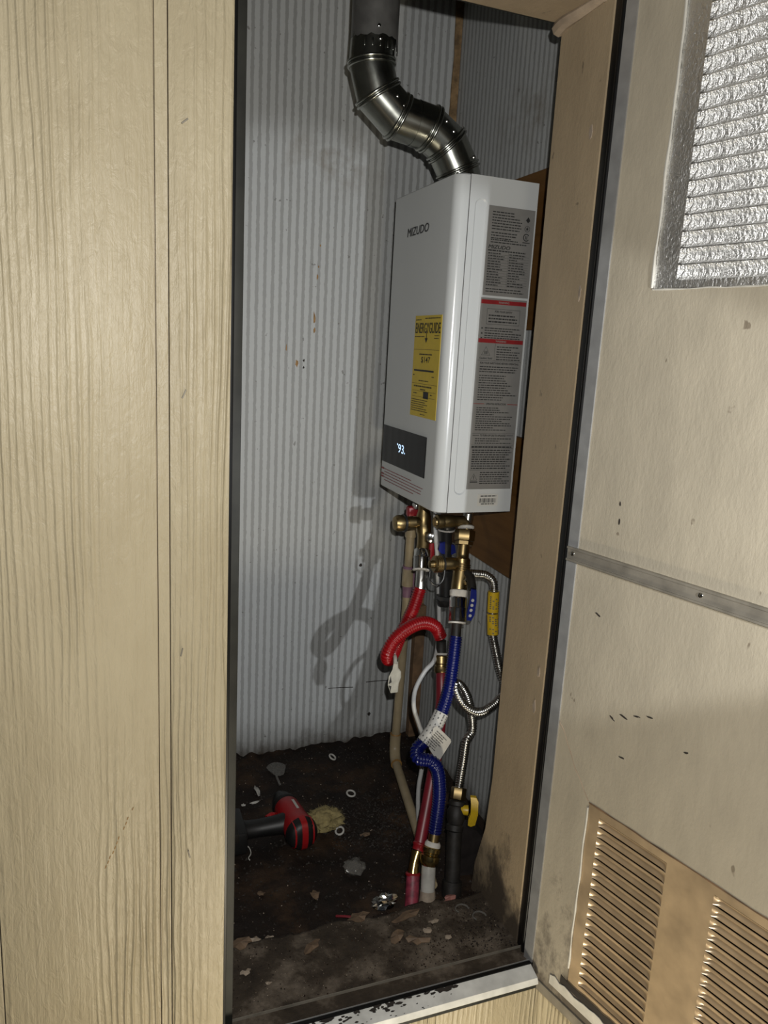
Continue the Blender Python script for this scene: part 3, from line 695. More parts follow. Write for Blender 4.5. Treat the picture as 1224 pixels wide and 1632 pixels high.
for x, z, w, h in ((0.014, 0.3045, 0.068, 0.0005), (0.014, 0.3315, 0.068, 0.0005), (0.014, 0.3045, 0.0005, 0.0275), (0.0815, 0.3045, 0.0005, 0.0275), (0.036, 0.240, 0.0004, 0.031), (0.002, 0.2395, 0.091, 0.0004),
                   (0.004, 0.1018, 0.014, 0.001), (0.076, 0.1018, 0.014, 0.001), (0.003, 0.106, 0.089, 0.0004), (0.003, 0.084, 0.089, 0.0004), (0.003, 0.0785, 0.089, 0.0004), (0.003, 0.0365, 0.089, 0.0004)): rect(m, WO, US, UZ, x, z, w, h)
fine_print(m, WO, US, UZ, 0.018, 0.079, 0.3215, 3, 0.0055, 0.0024, 70, 0.15)
for k, (zt, n_) in enumerate(((0.2985, 2), (0.2895, 2), (0.2815, 1))):
    fine_print(m, WO, US, UZ, 0.012, 0.088, zt, n_, 0.0042, 0.0017, 71 + k, 0.4); rect(m, WO, US, UZ, 0.005, zt - 0.0025, 0.003, 0.0022)
fine_print(m, WO, US, UZ, 0.040, 0.090, 0.2660, 6, 0.0045, 0.0017, 75, 0.5)
fine_print(m, WO, US, UZ, 0.008, 0.090, 0.2295, 3, 0.0044, 0.0018, 76, 0.2)
fine_print(m, WO, US, UZ, 0.008, 0.090, 0.2135, 11, 0.0044, 0.0016, 77, 0.5)
fine_print(m, WO, US, UZ, 0.008, 0.085, 0.1545, 11, 0.0041, 0.0016, 78, 0.6)
fine_print(m, WO, US, UZ, 0.010, 0.088, 0.0970, 3, 0.0042, 0.0016, 79, 0.5)
fine_print(m, WO, US, UZ, 0.004, 0.090, 0.0820, 1, 0.003, 0.0026, 80, 0.0)
fine_print(m, WO, US, UZ, 0.006, 0.090, 0.0755, 9, 0.0043, 0.0020, 81, 0.2)
fine_print(m, WO, US, UZ, 0.026, 0.090, 0.0330, 6, 0.0042, 0.0018, 82, 0.25)
def tri2d(c, r, t):
    p = [(c + US * math.sin(a) * q + UZ * math.cos(a) * q) for q in (r, r - t * 2) for a in (0, 2.094, 4.189)]
    m.add(p, [(0, 1, 4, 3), (1, 2, 5, 4), (2, 0, 3, 5)])
tri2d(WO + US * 0.018 + UZ * 0.2545, 0.0105, 0.0005); tri2d(WO + US * 0.0135 + UZ * 0.0215, 0.0085, 0.0005)
for k in range(3): rect(m, WO + US * 0.018 + UZ * 0.2545, US, UZ, -0.003 + 0.0024 * k, -0.003, 0.0012, 0.0055)
rect(m, WO + US * 0.0135 + UZ * 0.0215, US, UZ, -0.0006, -0.0012, 0.0012, 0.0055); rect(m, WO + US * 0.0135 + UZ * 0.0215, US, UZ, -0.0006, -0.003, 0.0012, 0.0011)
rect(m, WO, US, UZ, 0.006, 0.013, 0.016, 0.0018)
m.build('warning_print', 'ink', wl_, 0)
text('caution_word', 'Caution: Scald', WO + US * 0.006 + UZ * 0.2425, US, UZ, 0.026, 0.0034, 'ink', wl_, 0.02)
bl = MB().box((0.680, YP, 0.7075), (0.724, YH0 + 0.0001, 0.7300)).build('barcode_label', 'paper', wh, 0)
m = MB(); rd = random.Random(8); x = 0.684
while x < 0.7195: w = rd.choice((0.0005, 0.0005, 0.001, 0.0015)); rect(m, (0, YT, 0), US, UZ, x, 0.7135, w, 0.0085); x += w + rd.choice((0.0005, 0.0006, 0.0012))
fine_print(m, (0, YT, 0), US, UZ, 0.686, 0.720, 0.7275, 1, 0.003, 0.0022, 5, 0.0); fine_print(m, (0, YT, 0), US, UZ, 0.688, 0.716, 0.7120, 1, 0.003, 0.0018, 6, 0.0)
m.build('barcode_print', 'ink', bl, 0)

# plywood mounting boards
b1 = MB().box((XR - 0.012, 1.20, 1.040), (XR - 0.0005, 1.62, 1.322), 0.0008).build('mounting_board', 'ply', None, 0, V(0.774, 1.4, 1.04)); tag(b1, 'brown plywood board on the wall behind the heater top', 'board', 'plywood boards behind the heater')
b2 = MB().prism([(XR - 0.012, 1.20, 0.555), (XR - 0.012, 1.60, 0.565), (XR - 0.012, 1.62, 0.837), (XR - 0.012, 1.20, 0.837)], (0.0115, 0, 0)).build('mounting_board', 'ply', None, 0, V(0.774, 1.4, 0.555)); tag(b2, 'brown plywood board on the wall below the heater', 'board', 'plywood boards behind the heater')

# ================================================================== FLUE
YFL = 1.40
def gore(p, q, np_, nq, r, seg=32):
    p = Vector(p); q = Vector(q); d = (q - p).normalized(); a, b = basis(d); R1 = []; R2 = []
    for k in range(seg):
        o = (a * math.cos(2 * math.pi * k / seg) + b * math.sin(2 * math.pi * k / seg)) * r
        R1.append(p + o + d * ((-o).dot(np_) / d.dot(np_))); R2.append(q + o + d * ((-o).dot(nq) / d.dot(nq)))
    return R1, R2
def elbow(name, label, pts, r):
    pts = [Vector(p) for p in pts]; n = len(pts)
    t = thing(name, label, 'duct', pts[-1], 'galvanised flue elbows')
    nrm = []
    for i in range(n):
        if i == 0: nn = pts[1] - pts[0]
        elif i == n - 1: nn = pts[-1] - pts[-2]
        else: nn = (pts[i] - pts[i - 1]).normalized() + (pts[i + 1] - pts[i]).normalized()
        nrm.append(nn.normalized())
    for i in range(n - 1):
        R1, R2 = gore(pts[i], pts[i + 1], nrm[i], nrm[i + 1], r - 0.0004 * (i % 2)); g = MB().rings([R1, R2], (False, False)).build('gore', 'galv', t, 50)
        if 0 < i:
            for off in (-0.0035, 0.0035):       # double crimped bead at each swivel joint
                dv = (pts[i + 1] - pts[i]).normalized() if off > 0 else (pts[i] - pts[i - 1]).normalized()
                lp = [q + dv * off + (q - pts[i]).normalized() * 0.0012 for q in R1]
                MB().tube(lp, 0.0027, 8, closed=True).build('crimp_bead', 'galv', g, 80)
    return t
eA = elbow('flue_elbow', 'shiny galvanised adjustable elbow under the upright flue pipe', [(0.4755, YFL, 1.540), (0.4725, YFL, 1.480), (0.487, YFL, 1.433), (0.527, YFL, 1.401), (0.560, YFL, 1.396)], 0.0395)
eB = elbow('flue_elbow', 'shiny galvanised adjustable elbow sitting on the heater outlet', [(0.559, YFL, 1.3962), (0.591, YFL, 1.391), (0.628, YFL, 1.368), (0.655, YFL, 1.326), (0.6665, YFL, 1.298)], 0.0398)
def rivet(p, d, par, mat='steel'): MB().lathe(p, d, [(-0.001, 0.0034), (0.001, 0.0030), (0.002, 0.0012)], 10).build('screw', mat, par)
for p_, par in (((0.515, YFL, 1.424), eA), ((0.528, YFL, 1.411), eA), ((0.613, YFL, 1.398), eB), ((0.628, YFL, 1.383), eB), ((0.644, YFL, 1.318), eB), ((0.672, YFL, 1.345), eB)):
    p_ = V(*p_) + V(-0.004, -0.0375, 0.0); rivet(p_, V(-0.2, -1, 0.1), par)
fp = thing('flue_pipe', 'dull grey upright flue pipe at the top of the closet', 'pipe', (0.4765, YFL, 1.50))
m = MB(); seg = 40; rd = random.Random(5); low = []
for k in range(seg):
    a = 2 * math.pi * k / seg; zc = 1.512 + 0.004 * rd.random() - (0.022 if 5.5 < a < 6.0 else 0); low.append(V(0.4765 + 0.0418 * math.cos(a), YFL + 0.0418 * math.sin(a), zc))
m.rings([low] + [[V(0.4765 + 0.0412 * math.cos(2 * math.pi * k / seg), YFL + 0.0412 * math.sin(2 * math.pi * k / seg), z) for k in range(seg)] for z in (1.53, 2.10)], (False, False)).build('pipe_wall', 'galv_old', fp, 50)
MB().box((0.4735, YFL + 0.0405, 1.52), (0.4800, YFL + 0.0435, 2.09)).build('lock_seam', 'galv_old', fp, 0)
for a, z in ((4.55, 1.527), (4.65, 1.508)): rivet((0.4765 + 0.0412 * math.cos(a), YFL + 0.0412 * math.sin(a), z), (math.cos(a), math.sin(a), 0), fp, 'chrome')
for k in range(9):
    a = 3.3 + k * 0.34; p_ = V(0.4765 + 0.0408 * math.cos(a), YFL + 0.0408 * math.sin(a), 1.500)
    MB().box(p_ - V(0.0012, 0.0008, 0.004), p_ + V(0.0012, 0.0008, 0.008), 0.0006).build('crimp', 'galv', fp)

# ================================================================== PLUMBING
def ring_set(mb, p, ax, r, n, pitch, t):
    for k in range(n): mb.lathe(Vector(p) + Vector(ax) * (k * pitch), ax, [(0, r), (pitch * 0.25, r + t), (pitch * 0.6, r + t), (pitch * 0.85, r)], 16)
def hexnut(mb, p, ax, r, L):
    mb.lathe(p, ax, [(0, r * 0.92), (L * 0.08, r), (L * 0.92, r), (L, r * 0.92)], 6)
# --- hot side isolation valve
hv = thing('isolation_valve', 'brass hot water valve with red handle under the heater', 'valve', (0.645, 1.44, 0.54), 'brass isolation valves')
HX = [(0.652, 1.448, 0.694), (0.650, 1.440, 0.64), (0.645, 1.422, 0.60), (0.640, 1.414, 0.583)]
MB().tube(HX, lambda u: 0.0125 if u < 0.35 else (0.016 if u < 0.7 else 0.0135), 16, sm=6).build('valve_body', 'brass', hv)
m = MB(); m.lathe((0.646, 1.438, 0.637), (-1, -0.02, -0.02), [(0, 0.0115), (0.016, 0.0115), (0.016, 0.0135), (0.034, 0.0135), (0.034, 0.0115), (0.042, 0.0115)], 18); m.build('side_port', 'brass', hv)
cp = MB(); cp.lathe((0.604, 1.437, 0.636), (-1, -0.02, -0.02), [(0, 0.0165), (0.003, 0.0172), (0.016, 0.0172), (0.021, 0.0145), (0.023, 0.006)], 14); cp = cp.build('port_cap', 'brass', hv)
MB().lathe((0.607, 1.437, 0.636), (-1, 0, 0), [(0, 0.0175), (0.001, 0.0195), (0.005, 0.0195), (0.006, 0.0175)], 18).build('cap_strap', 'blackplastic', cp)
MB().box((0.628, 1.47, 0.638), (0.664, 1.492, 0.662), 0.005).build('lever', 'redgrip', hv)
MB().box((0.636, 1.455, 0.660), (0.660, 1.475, 0.672), 0.002).build('lever_plate', 'steel', hv)
kn = MB(); kn.lathe((0.655, 1.412, 0.613), (-0.35, -1, 0), [(0, 0.006), (0.012, 0.006), (0.012, 0.0105), (0.021, 0.0115), (0.023, 0.008)], 12); kn.build('relief_knob', 'chrome', hv)
MB().tube([(0.664, 1.42, 0.60), (0.662, 1.42, 0.575), (0.660, 1.42, 0.552)], 0.010, 10).build('relief_lever', 'redgrip', hv)
m = MB(); m.lathe((0.640, 1.414, 0.5835), (-0.16, -0.38, -0.91), [(0, 0.016), (0.002, 0.0175), (0.016, 0.0175), (0.017, 0.0185), (0.019, 0.0175), (0.040, 0.0172), (0.043, 0.0165)], 18); m.build('union_nut', 'chrome', hv)
m = MB(); m.lathe((0.6325, 1.398, 0.545), (-0.16, -0.38, -0.91), [(0, 0.0178), (0.003, 0.0178)], 18); m.build('washer', 'teflon', hv)
# --- red loop hose
RH = [(0.632, 1.395, 0.541), (0.625, 1.379, 0.510), (0.612, 1.375, 0.471), (0.597, 1.372, 0.440), (0.577, 1.362, 0.408), (0.559, 1.345, 0.387), (0.542, 1.325, 0.383), (0.533, 1.312, 0.402), (0.547, 1.312, 0.430), (0.578, 1.318, 0.449), (0.612, 1.325, 0.455), (0.641, 1.328, 0.443), (0.655, 1.328, 0.419), (0.657, 1.326, 0.398)]
rh = thing('flexible_hose', 'red ribbed water hose curled into a loop', 'hose', RH[-1], 'ribbed connector hoses')
MB().ribbed(RH[1:-1], 0.0140, 0.0052, 0.0022, 14).build('hose_jacket', 'redhose', rh, 70)
MB().tube([RH[0], RH[1], (0.622, 1.379, 0.50)], 0.0105, 14).build('hose_end', 'steel', rh)
MB().tube([(0.6565, 1.327, 0.412), (0.657, 1.326, 0.398), (0.655, 1.318, 0.380)], 0.0105, 14).build('hose_end', 'rusty', rh)
m = MB(); m.lathe((0.6555, 1.319, 0.385), (-0.1, -0.35, -0.93), [(0, 0.012), (0.004, 0.0155), (0.018, 0.0155), (0.020, 0.0135), (0.024, 0.0135), (0.025, 0.0155), (0.034, 0.0150), (0.040, 0.011)], 16); m.build('coupling', 'brass', rh)
MB().lathe((0.6557, 1.3195, 0.388), (-0.1, -0.35, -0.93), [(0, 0.0125), (0.004, 0.0160)], 16).build('washer', 'teflon', rh)
# hang tag on the red hose
tg = thing('hang_tag', 'grey plastic tag hanging from the red hose loop', 'tag', (0.538, 1.29, 0.325))
MB().prism([(0.539, 1.290, 0.392), (0.546, 1.290, 0.392), (0.548, 1.290, 0.378), (0.554, 1.290, 0.370), (0.555, 1.290, 0.357), (0.551, 1.290, 0.345), (0.550, 1.290, 0.327), (0.536, 1.290, 0.327), (0.529, 1.290, 0.345), (0.530, 1.290, 0.362), (0.537, 1.290, 0.377)], (0.002, 0.0015, 0)).build('tag_sheet', 'greytag', tg, 0)
m = MB().add([(0.5305, 1.2893, 0.347), (0.5365, 1.2893, 0.350), (0.534, 1.2893, 0.364)], [(0, 1, 2)]); m.add([(0.5305, 1.2893, 0.344), (0.5365, 1.2893, 0.342), (0.5355, 1.2893, 0.330)], [(0, 1, 2)]); m.build('tag_print', 'ink', tg, 0)
MB().tube([(0.542, 1.290, 0.388), (0.545, 1.300, 0.398), (0.548, 1.315, 0.395)], 0.004, 8, sm=4).build('tag_loop', 'greytag', tg)
# --- red supply pipe to the floor
rp = thing('supply_pipe', 'dark red plastic supply pipe rising from the floor', 'pipe', (0.521, 1.09, 0.0))
MB().tube([(0.652, 1.305, 0.352), (0.649, 1.297, 0.340), (0.642, 1.276, 0.301), (0.621, 1.237, 0.228), (0.588, 1.192, 0.151), (0.553, 1.146, 0.078)], 0.0118, 14, sm=6).build('pipe_upper', 'redpex', rp)
m = MB(); m.lathe((0.5565, 1.150, 0.086), (-0.42, -0.40, -0.81), [(0, 0.0115), (0.002, 0.0135), (0.005, 0.0135), (0.007, 0.0118), (0.014, 0.0118)], 14); m.build('crimp_ring', 'redgrip', rp)
MB().tube([(0.549, 1.143, 0.072), (0.542, 1.136, 0.062), (0.537, 1.130, 0.052), (0.534, 1.125, 0.042)], lambda u: 0.0115 - 0.002 * math.sin(math.pi * u), 14, sm=4).build('brass_elbow', 'brass_bright', rp)
m = MB(); m.lathe((0.5345, 1.126, 0.045), (-0.16, -0.35, -0.92), [(0, 0.0120), (0.002, 0.0140), (0.005, 0.0140), (0.007, 0.0120), (0.012, 0.0120)], 14); m.build('crimp_ring', 'redgrip', rp)
MB().tube([(0.533, 1.122, 0.040), (0.528, 1.110, 0.022), (0.520, 1.092, -0.012)], 0.0125, 14, sm=4).build('pipe_lower', 'redpex_dirty', rp)
# --- cold side isolation valve
cv = thing('isolation_valve', 'brass cold water valve with blue lever under the heater', 'valve', (0.69, 1.33, 0.50), 'brass isolation valves')
MB().tube([(0.705, 1.342, 0.694), (0.703, 1.340, 0.668), (0.700, 1.338, 0.655)], 0.011, 14).build('inlet_stub', 'steel', cv)
MB().tube([(0.645, 1.341, 0.660), (0.668, 1.341, 0.660), (0.694, 1.339, 0.659), (0.700, 1.337, 0.650), (0.698, 1.335, 0.636)], lambda u: 0.0115 if u > 0.35 else 0.013, 16, sm=5).build('elbow_body', 'brass', cv)
MB().lathe((0.648, 1.341, 0.660), (-1, 0, 0), [(0, 0.013), (0.004, 0.0145), (0.014, 0.0145), (0.016, 0.010), (0.019, 0.0095)], 12).build('port_cap', 'brass', cv)
m = MB(); m.lathe((0.6975, 1.336, 0.652), (-0.08, -0.32, -0.94), [(0, 0.0135), (0.002, 0.0165), (0.006, 0.0170), (0.008, 0.0150)], 16); m.build('thread_tape', 'teflon', cv)
m = MB(); hexnut(m, (0.6945, 1.332, 0.643), (-0.18, -0.32, -0.93), 0.0205, 0.022); hexnut(m, (0.6905, 1.325, 0.6215), (-0.18, -0.32, -0.93), 0.018, 0.008); m.build('union_nut', 'brass', cv)
MB().tube([(0.690, 1.325, 0.620), (0.685, 1.317, 0.596), (0.681, 1.309, 0.570), (0.674, 1.299, 0.543), (0.671, 1.294, 0.528)], lambda u: 0.0125 if u < 0.35 else 0.0165, 16, sm=6).build('valve_body', 'brass', cv)
m = MB(); ring_set(m, (0.683, 1.311, 0.579), (-0.2, -0.33, -0.92), 0.0160, 4, 0.0042, 0.0014); m.build('thread_rings', 'brass', cv)
m = MB(); m.lathe((0.682, 1.312, 0.580), (-1, -0.01, 0.02), [(0, 0.0115), (0.018, 0.0115), (0.018, 0.0130), (0.040, 0.0130), (0.040, 0.0115), (0.046, 0.0115)], 18); m.build('side_port', 'brass', cv)
cp = MB(); cp.lathe((0.637, 1.3115, 0.581), (-1, -0.01, 0.02), [(0, 0.0165), (0.002, 0.0172), (0.004, 0.0158), (0.006, 0.0172), (0.008, 0.0158), (0.010, 0.0172), (0.012, 0.0158), (0.015, 0.0172), (0.018, 0.014), (0.018, 0.008), (0.026, 0.0075), (0.028, 0.004)], 16); cp = cp.build('port_cap', 'brass', cv)
MB().lathe((0.640, 1.3115, 0.581), (-1, 0, 0), [(0, 0.0175), (0.0008, 0.019), (0.003, 0.019), (0.004, 0.0175)], 18).build('cap_ring', 'blackplastic', cp)
MB().tube([(0.637, 1.295, 0.573), (0.634, 1.292, 0.556), (0.625, 1.291, 0.546), (0.614, 1.292, 0.546), (0.606, 1.294, 0.556), (0.607, 1.298, 0.572)], 0.0016, 8, sm=5).build('cap_tether', 'blackplastic', cp)
m = MB(); m.lathe((0.6715, 1.295, 0.531), (-0.16, -0.36, -0.92), [(0, 0.0155), (0.002, 0.0185), (0.012, 0.0180), (0.015, 0.0160)], 16); m.build('thread_tape', 'teflon', cv)
m = MB(); m.lathe((0.669, 1.290, 0.517), (-0.16, -0.36, -0.92), [(0, 0.0165), (0.003, 0.0180), (0.020, 0.0180), (0.021, 0.0186), (0.023, 0.0176), (0.046, 0.0172), (0.048, 0.016)], 18); m.build('union_nut', 'chrome', cv)
m = MB(); m.lathe((0.6612, 1.2726, 0.4720), (-0.16, -0.36, -0.92), [(0, 0.0178), (0.003, 0.0178)], 18); m.build('washer', 'teflon', cv)
lv_ = MB(); lv_.prism([(0.6745, 1.250, 0.546), (0.6865, 1.250, 0.543), (0.6885, 1.250, 0.520), (0.6865, 1.250, 0.492), (0.6800, 1.250, 0.481), (0.6705, 1.250, 0.483), (0.6695, 1.250, 0.497), (0.6735, 1.250, 0.522)], (0.004, 0.009, 0)); lv_ = lv_.build('lever', 'bluegrip', cv, 0)
for z in (0.492, 0.503, 0.513, 0.523): MB().lathe((0.6775 + (z - 0.5) * 0.1, 1.2502, z), (0, -1, 0), [(0, 0.0034), (0.0012, 0.0030), (0.0012, 0.0018)], 12).build('grip_dimple', 'cable', lv_)
MB().tube([(0.684, 1.30, 0.566), (0.686, 1.283, 0.562), (0.684, 1.268, 0.553), (0.681, 1.258, 0.543)], 0.0085, 10, sm=3).build('lever_neck', 'rusty', cv)
hexnut_m = MB(); hexnut(hexnut_m, (0.684, 1.300, 0.556), (0.1, -1, -0.1), 0.0115, 0.020); hexnut_m.build('packing_nut', 'chrome', cv)
# --- small blue handled drain valve and black pressure stub behind
dv = thing('drain_valve', 'small blue grip on a black drain fitting behind the brass valves', 'valve', (0.675, 1.37, 0.46))
MB().prism([(0.655, 1.362, 0.609), (0.664, 1.362, 0.612), (0.689, 1.362, 0.603), (0.693, 1.362, 0.588), (0.684, 1.362, 0.584), (0.660, 1.362, 0.587), (0.653, 1.362, 0.594)], (0.003, 0.012, 0)).build('grip', 'bluegrip', dv, 0)
m = MB(); m.lathe((0.672, 1.372, 0.650), (0, 0, -1), [(0, 0.012), (0.003, 0.0185), (0.011, 0.0185), (0.013, 0.0175)], 18); m.build('black_cap', 'blackplastic', dv)
MB().lathe((0.672, 1.372, 0.636), (0, 0, -1), [(0, 0.0185), (0.003, 0.0175)], 18).build('cap_washer', 'teflon', dv)
MB().tube([(0.672, 1.372, 0.634), (0.674, 1.372, 0.60), (0.676, 1.372, 0.565), (0.678, 1.370, 0.54), (0.679, 1.366, 0.49)], lambda u: 0.0125 if u < 0.45 else 0.014, 14, sm=3).build('stub', 'blackplastic', dv)
m = MB(); hexnut(m, (0.6785, 1.366, 0.496), (0, -0.05, -1), 0.0205, 0.010); m.lathe((0.6785, 1.366, 0.486), (0, -0.05, -1), [(0, 0.0195), (0.006, 0.0195), (0.013, 0.015)], 14); m.build('hex_base', 'blackplastic', dv)
m = MB(); m.lathe((0.677, 1.372, 0.548), (0, 0, -1), [(0, 0.016), (0.012, 0.016)], 14); m.build('collar', 'blackplastic', dv)
# --- blue hose
BH = [(0.662, 1.274, 0.470), (0.657, 1.264, 0.445), (0.645, 1.246, 0.395), (0.632, 1.229, 0.351), (0.612, 1.214, 0.309), (0.594, 1.206, 0.283), (0.576, 1.203, 0.264), (0.559, 1.198, 0.252), (0.556, 1.182, 0.243), (0.574, 1.166, 0.243), (0.587, 1.160, 0.224), (0.590, 1.152, 0.181), (0.584, 1.143, 0.139), (0.578, 1.136, 0.111), (0.573, 1.130, 0.097)]
bh = thing('flexible_hose', 'blue ribbed water hose with a kinked bend', 'hose', BH[-1], 'ribbed connector hoses')
MB().ribbed(BH[1:-1], 0.0132, 0.0050, 0.0020, 14).build('hose_jacket', 'bluehose', bh, 70)
MB().tube([BH[0], BH[1], (0.655, 1.261, 0.436)], 0.0100, 14).build('hose_end', 'rusty', bh)
sl = MB(); sl.tube([(0.613, 1.215, 0.312), (0.594, 1.2065, 0.284), (0.574, 1.203, 0.262)], 0.0145, 16, sm=6); sl = sl.build('printed_sleeve', 'paper', bh); sl['label'] = 'white sleeve with fine print'
sd = (V(0.574, 1.203, 0.262) - V(0.613, 1.215, 0.312)).normalized(); sa, sb = basis(sd); m = MB(); rd = random.Random(2)
for i in range(11):
    a0 = 2 * math.pi * i / 11
    for k in range(12):
        if rd.random() < 0.2: continue
        c0 = smooth([(0.613, 1.215, 0.312), (0.594, 1.2065, 0.284), (0.574, 1.203, 0.262)], 6)[k] + sd * 0.0012
        L_ = 0.0035
        q = [c0 + sd * u + (sa * math.cos(a0 + w) + sb * math.sin(a0 + w)) * 0.0149 for u, w in ((0, 0), (L_, 0), (L_, 0.16), (0, 0.16))]
        m.add(q, [(0, 1, 2, 3)])
m.build('sleeve_print', 'greyink', sl, 0)
MB().tube([(0.580, 1.138, 0.118), (0.575, 1.132, 0.102), (0.571, 1.127, 0.090)], 0.0105, 14).build('hose_end', 'brass', bh)
ht = thing('hang_tag', 'white printed care tag beside the blue hose', 'tag', (0.600, 1.19, 0.226))
tp = [V(0.586, 1.190, 0.297), V(0.593, 1.190, 0.300), V(0.624, 1.190, 0.268), V(0.626, 1.190, 0.262), V(0.604, 1.190, 0.226), V(0.600, 1.190, 0.224), V(0.580, 1.190, 0.255)]
MB().prism(tp, (0.0, 0.0008, 0)).build('tag_sheet', 'paper', ht, 0)
u1 = (V(0.624, 1.19, 0.268) - V(0.593, 1.19, 0.300)).normalized(); u2 = V(u1.z, 0, -u1.x) * -1
m = MB(); u2 = V(-0.70, 0, -0.71)
fine_print(m, V(0.594, 1.1895, 0.296) , u1, -u2, 0.004, 0.036, -0.004, 8, 0.0042, 0.0018, 3, 0.3); m.build('tag_print', 'greyink', ht, 0)
# --- cold supply pipe
cs = thing('supply_pipe', 'white plastic supply pipe with brass coupling at the floor', 'pipe', (0.553, 1.09, 0.0))
AX = V(-0.30, -0.30, -0.90)
m = MB(); m.lathe((0.574, 1.131, 0.098), AX, [(0, 0.0125), (0.004, 0.0150), (0.010, 0.0150), (0.010, 0.0125)], 18); m.build('white_collar', 'teflon', cs)
m = MB(); m.lathe((0.5715, 1.1285, 0.091), AX, [(0, 0.0135), (0.003, 0.0175), (0.010, 0.0175), (0.012, 0.0150), (0.015, 0.0150), (0.017, 0.0185), (0.026, 0.0185), (0.032, 0.0165), (0.036, 0.0130)], 20); m.build('coupling', 'brass_bright', cs)
MB().tube([(0.5625, 1.1195, 0.064), (0.557, 1.107, 0.038), (0.551, 1.090, -0.012)], 0.0132, 16, sm=3).build('pipe_body', 'whitepvc', cs)
MB().tube([(0.5545, 1.1005, 0.020), (0.551, 1.090, -0.008)], lambda u: 0.0142 + 0.002 * u, 14).build('glue_lump', 'paleflake', cs)
# --- gas line
gf = thing('gas_connector', 'stainless ribbed gas line curling beside the jamb', 'gas line', (0.660, 1.17, 0.16))
GA = [(0.690, 1.300, 0.562), (0.712, 1.298, 0.560), (0.730, 1.296, 0.557), (0.745, 1.293, 0.545), (0.749, 1.291, 0.525), (0.748, 1.288, 0.484), (0.748, 1.282, 0.443), (0.754, 1.270, 0.401), (0.760, 1.258, 0.365), (0.766, 1.245, 0.340), (0.762, 1.232, 0.327), (0.742, 1.220, 0.323), (0.726, 1.213, 0.316), (0.699, 1.207, 0.308), (0.676, 1.206, 0.312), (0.655, 1.213, 0.329), (0.645, 1.222, 0.350), (0.648, 1.230, 0.362), (0.663, 1.233, 0.352), (0.677, 1.232, 0.328), (0.685, 1.230, 0.300), (0.689, 1.226, 0.275), (0.683, 1.217, 0.259), (0.669, 1.208, 0.250), (0.662, 1.200, 0.218), (0.653, 1.190, 0.186), (0.642, 1.175, 0.158)]
MB().ribbed(GA, 0.0092, 0.0046, 0.0014, 12, 8).build('ribbed_tube', 'steel', gf, 70)
for a, b in (((0.7475, 1.2895, 0.524), (0.7478, 1.2865, 0.482)), ((0.7478, 1.2863, 0.478), (0.7490, 1.2805, 0.436))):
    y_ = MB(); y_.tube([a, b], 0.0118, 14); y_ = y_.build('warning_sleeve', 'yellowplastic', gf)
    m = MB(); A_, B_ = V(*a), V(*b); d_ = B_ - A_; rd = random.Random(int(a[2] * 1000))
    for k in range(9):
        for an in (3.6, 4.1, 4.6, 5.1):
            if rd.random() < 0.35: continue
            q = []
            for u, w in ((0, 0), (0.05, 0), (0.05, 0.3), (0, 0.3)):
                q.append(A_ + d_ * (0.08 + 0.095 * k + u) + V(math.cos(an + w), math.sin(an + w), 0) * 0.01225)
            m.add(q, [(0, 1, 2, 3)])
    m.build('sleeve_print', 'greyink', y_, 0)
gk = thing('gas_cock', 'black iron gas pipe and shutoff with yellow handle', 'valve', (0.612, 1.115, 0.0))
m = MB(); hexnut(m, (0.646, 1.180, 0.168), (-0.28, -0.40, -0.87), 0.0150, 0.022); m.build('flare_nut', 'brass', gk)
m = MB(); m.lathe((0.640, 1.171, 0.148), (-0.25, -0.40, -0.88), [(0, 0.012), (0.003, 0.0165), (0.010, 0.0165), (0.012, 0.014), (0.020, 0.0175), (0.034, 0.0175), (0.044, 0.014), (0.046, 0.0165), (0.056, 0.0165), (0.058, 0.0135)], 14); m.build('valve_body', 'rusty', gk)
MB().tube([(0.626, 1.148, 0.098), (0.620, 1.133, 0.06), (0.609, 1.108, -0.012)], 0.0145, 14).build('riser', 'rusty', gk)
MB().tube([(0.613, 1.117, 0.016), (0.608, 1.107, -0.010)], 0.0185, 14).build('floor_collar', 'rusty', gk)
yh = MB(); yh.lathe((0.640, 1.156, 0.136), (1, -0.45, 0), [(0, 0.007), (0.006, 0.0095), (0.014, 0.0095), (0.015, 0.006)], 14); yh = yh.build('handle_hub', 'yellowplastic', gk)
MB().prism([(0.6535, 1.146, 0.166), (0.6635, 1.141, 0.166), (0.6675, 1.139, 0.158), (0.6685, 1.1385, 0.130), (0.6650, 1.140, 0.108), (0.6580, 1.1435, 0.104), (0.6530, 1.146, 0.106), (0.6530, 1.146, 0.120), (0.6560, 1.1445, 0.130), (0.6555, 1.145, 0.150)], (0.003, 0.007, 0)).build('handle_bar', 'yellowplastic', yh, 0)
# --- cream drain pipe in the corner
cp_ = thing('drain_pipe', 'cream plastic drain pipe running down to the floor', 'pipe', (0.66, 1.545, 0.03))
DPTH = [(0.6705, 1.55, 0.640), (0.6695, 1.55, 0.55), (0.6700, 1.55, 0.40), (0.6665, 1.55, 0.20), (0.6625, 1.548, 0.060)]
MB().tube(DPTH, 0.0103, 16, sm=4).build('upright', 'cpvc', cp_)
MB().lathe((0.6695, 1.55, 0.610), (0, 0, -1), [(0, 0.0125), (0.002, 0.0130), (0.034, 0.0130), (0.036, 0.0118)], 16).build('coupling', 'cpvc', cp_)
MB().lathe((0.6698, 1.55, 0.505), (0, 0, -1), [(0, 0.0135), (0.046, 0.0140)], 16).build('coupling', 'cpvc', cp_)
MB().lathe((0.6699, 1.55, 0.5065), (0, 0, -1), [(0, 0.0138), (0.006, 0.0140)], 16).build('primer_stain', 'primer', cp_)
pr = MB(); pr.lathe((0.6699, 1.55, 0.462), (0, 0, -1), [(0, 0.0142), (0.004, 0.0115), (0.03, 0.0106)], 16); pr.build('primer_stain', 'primer', cp_)
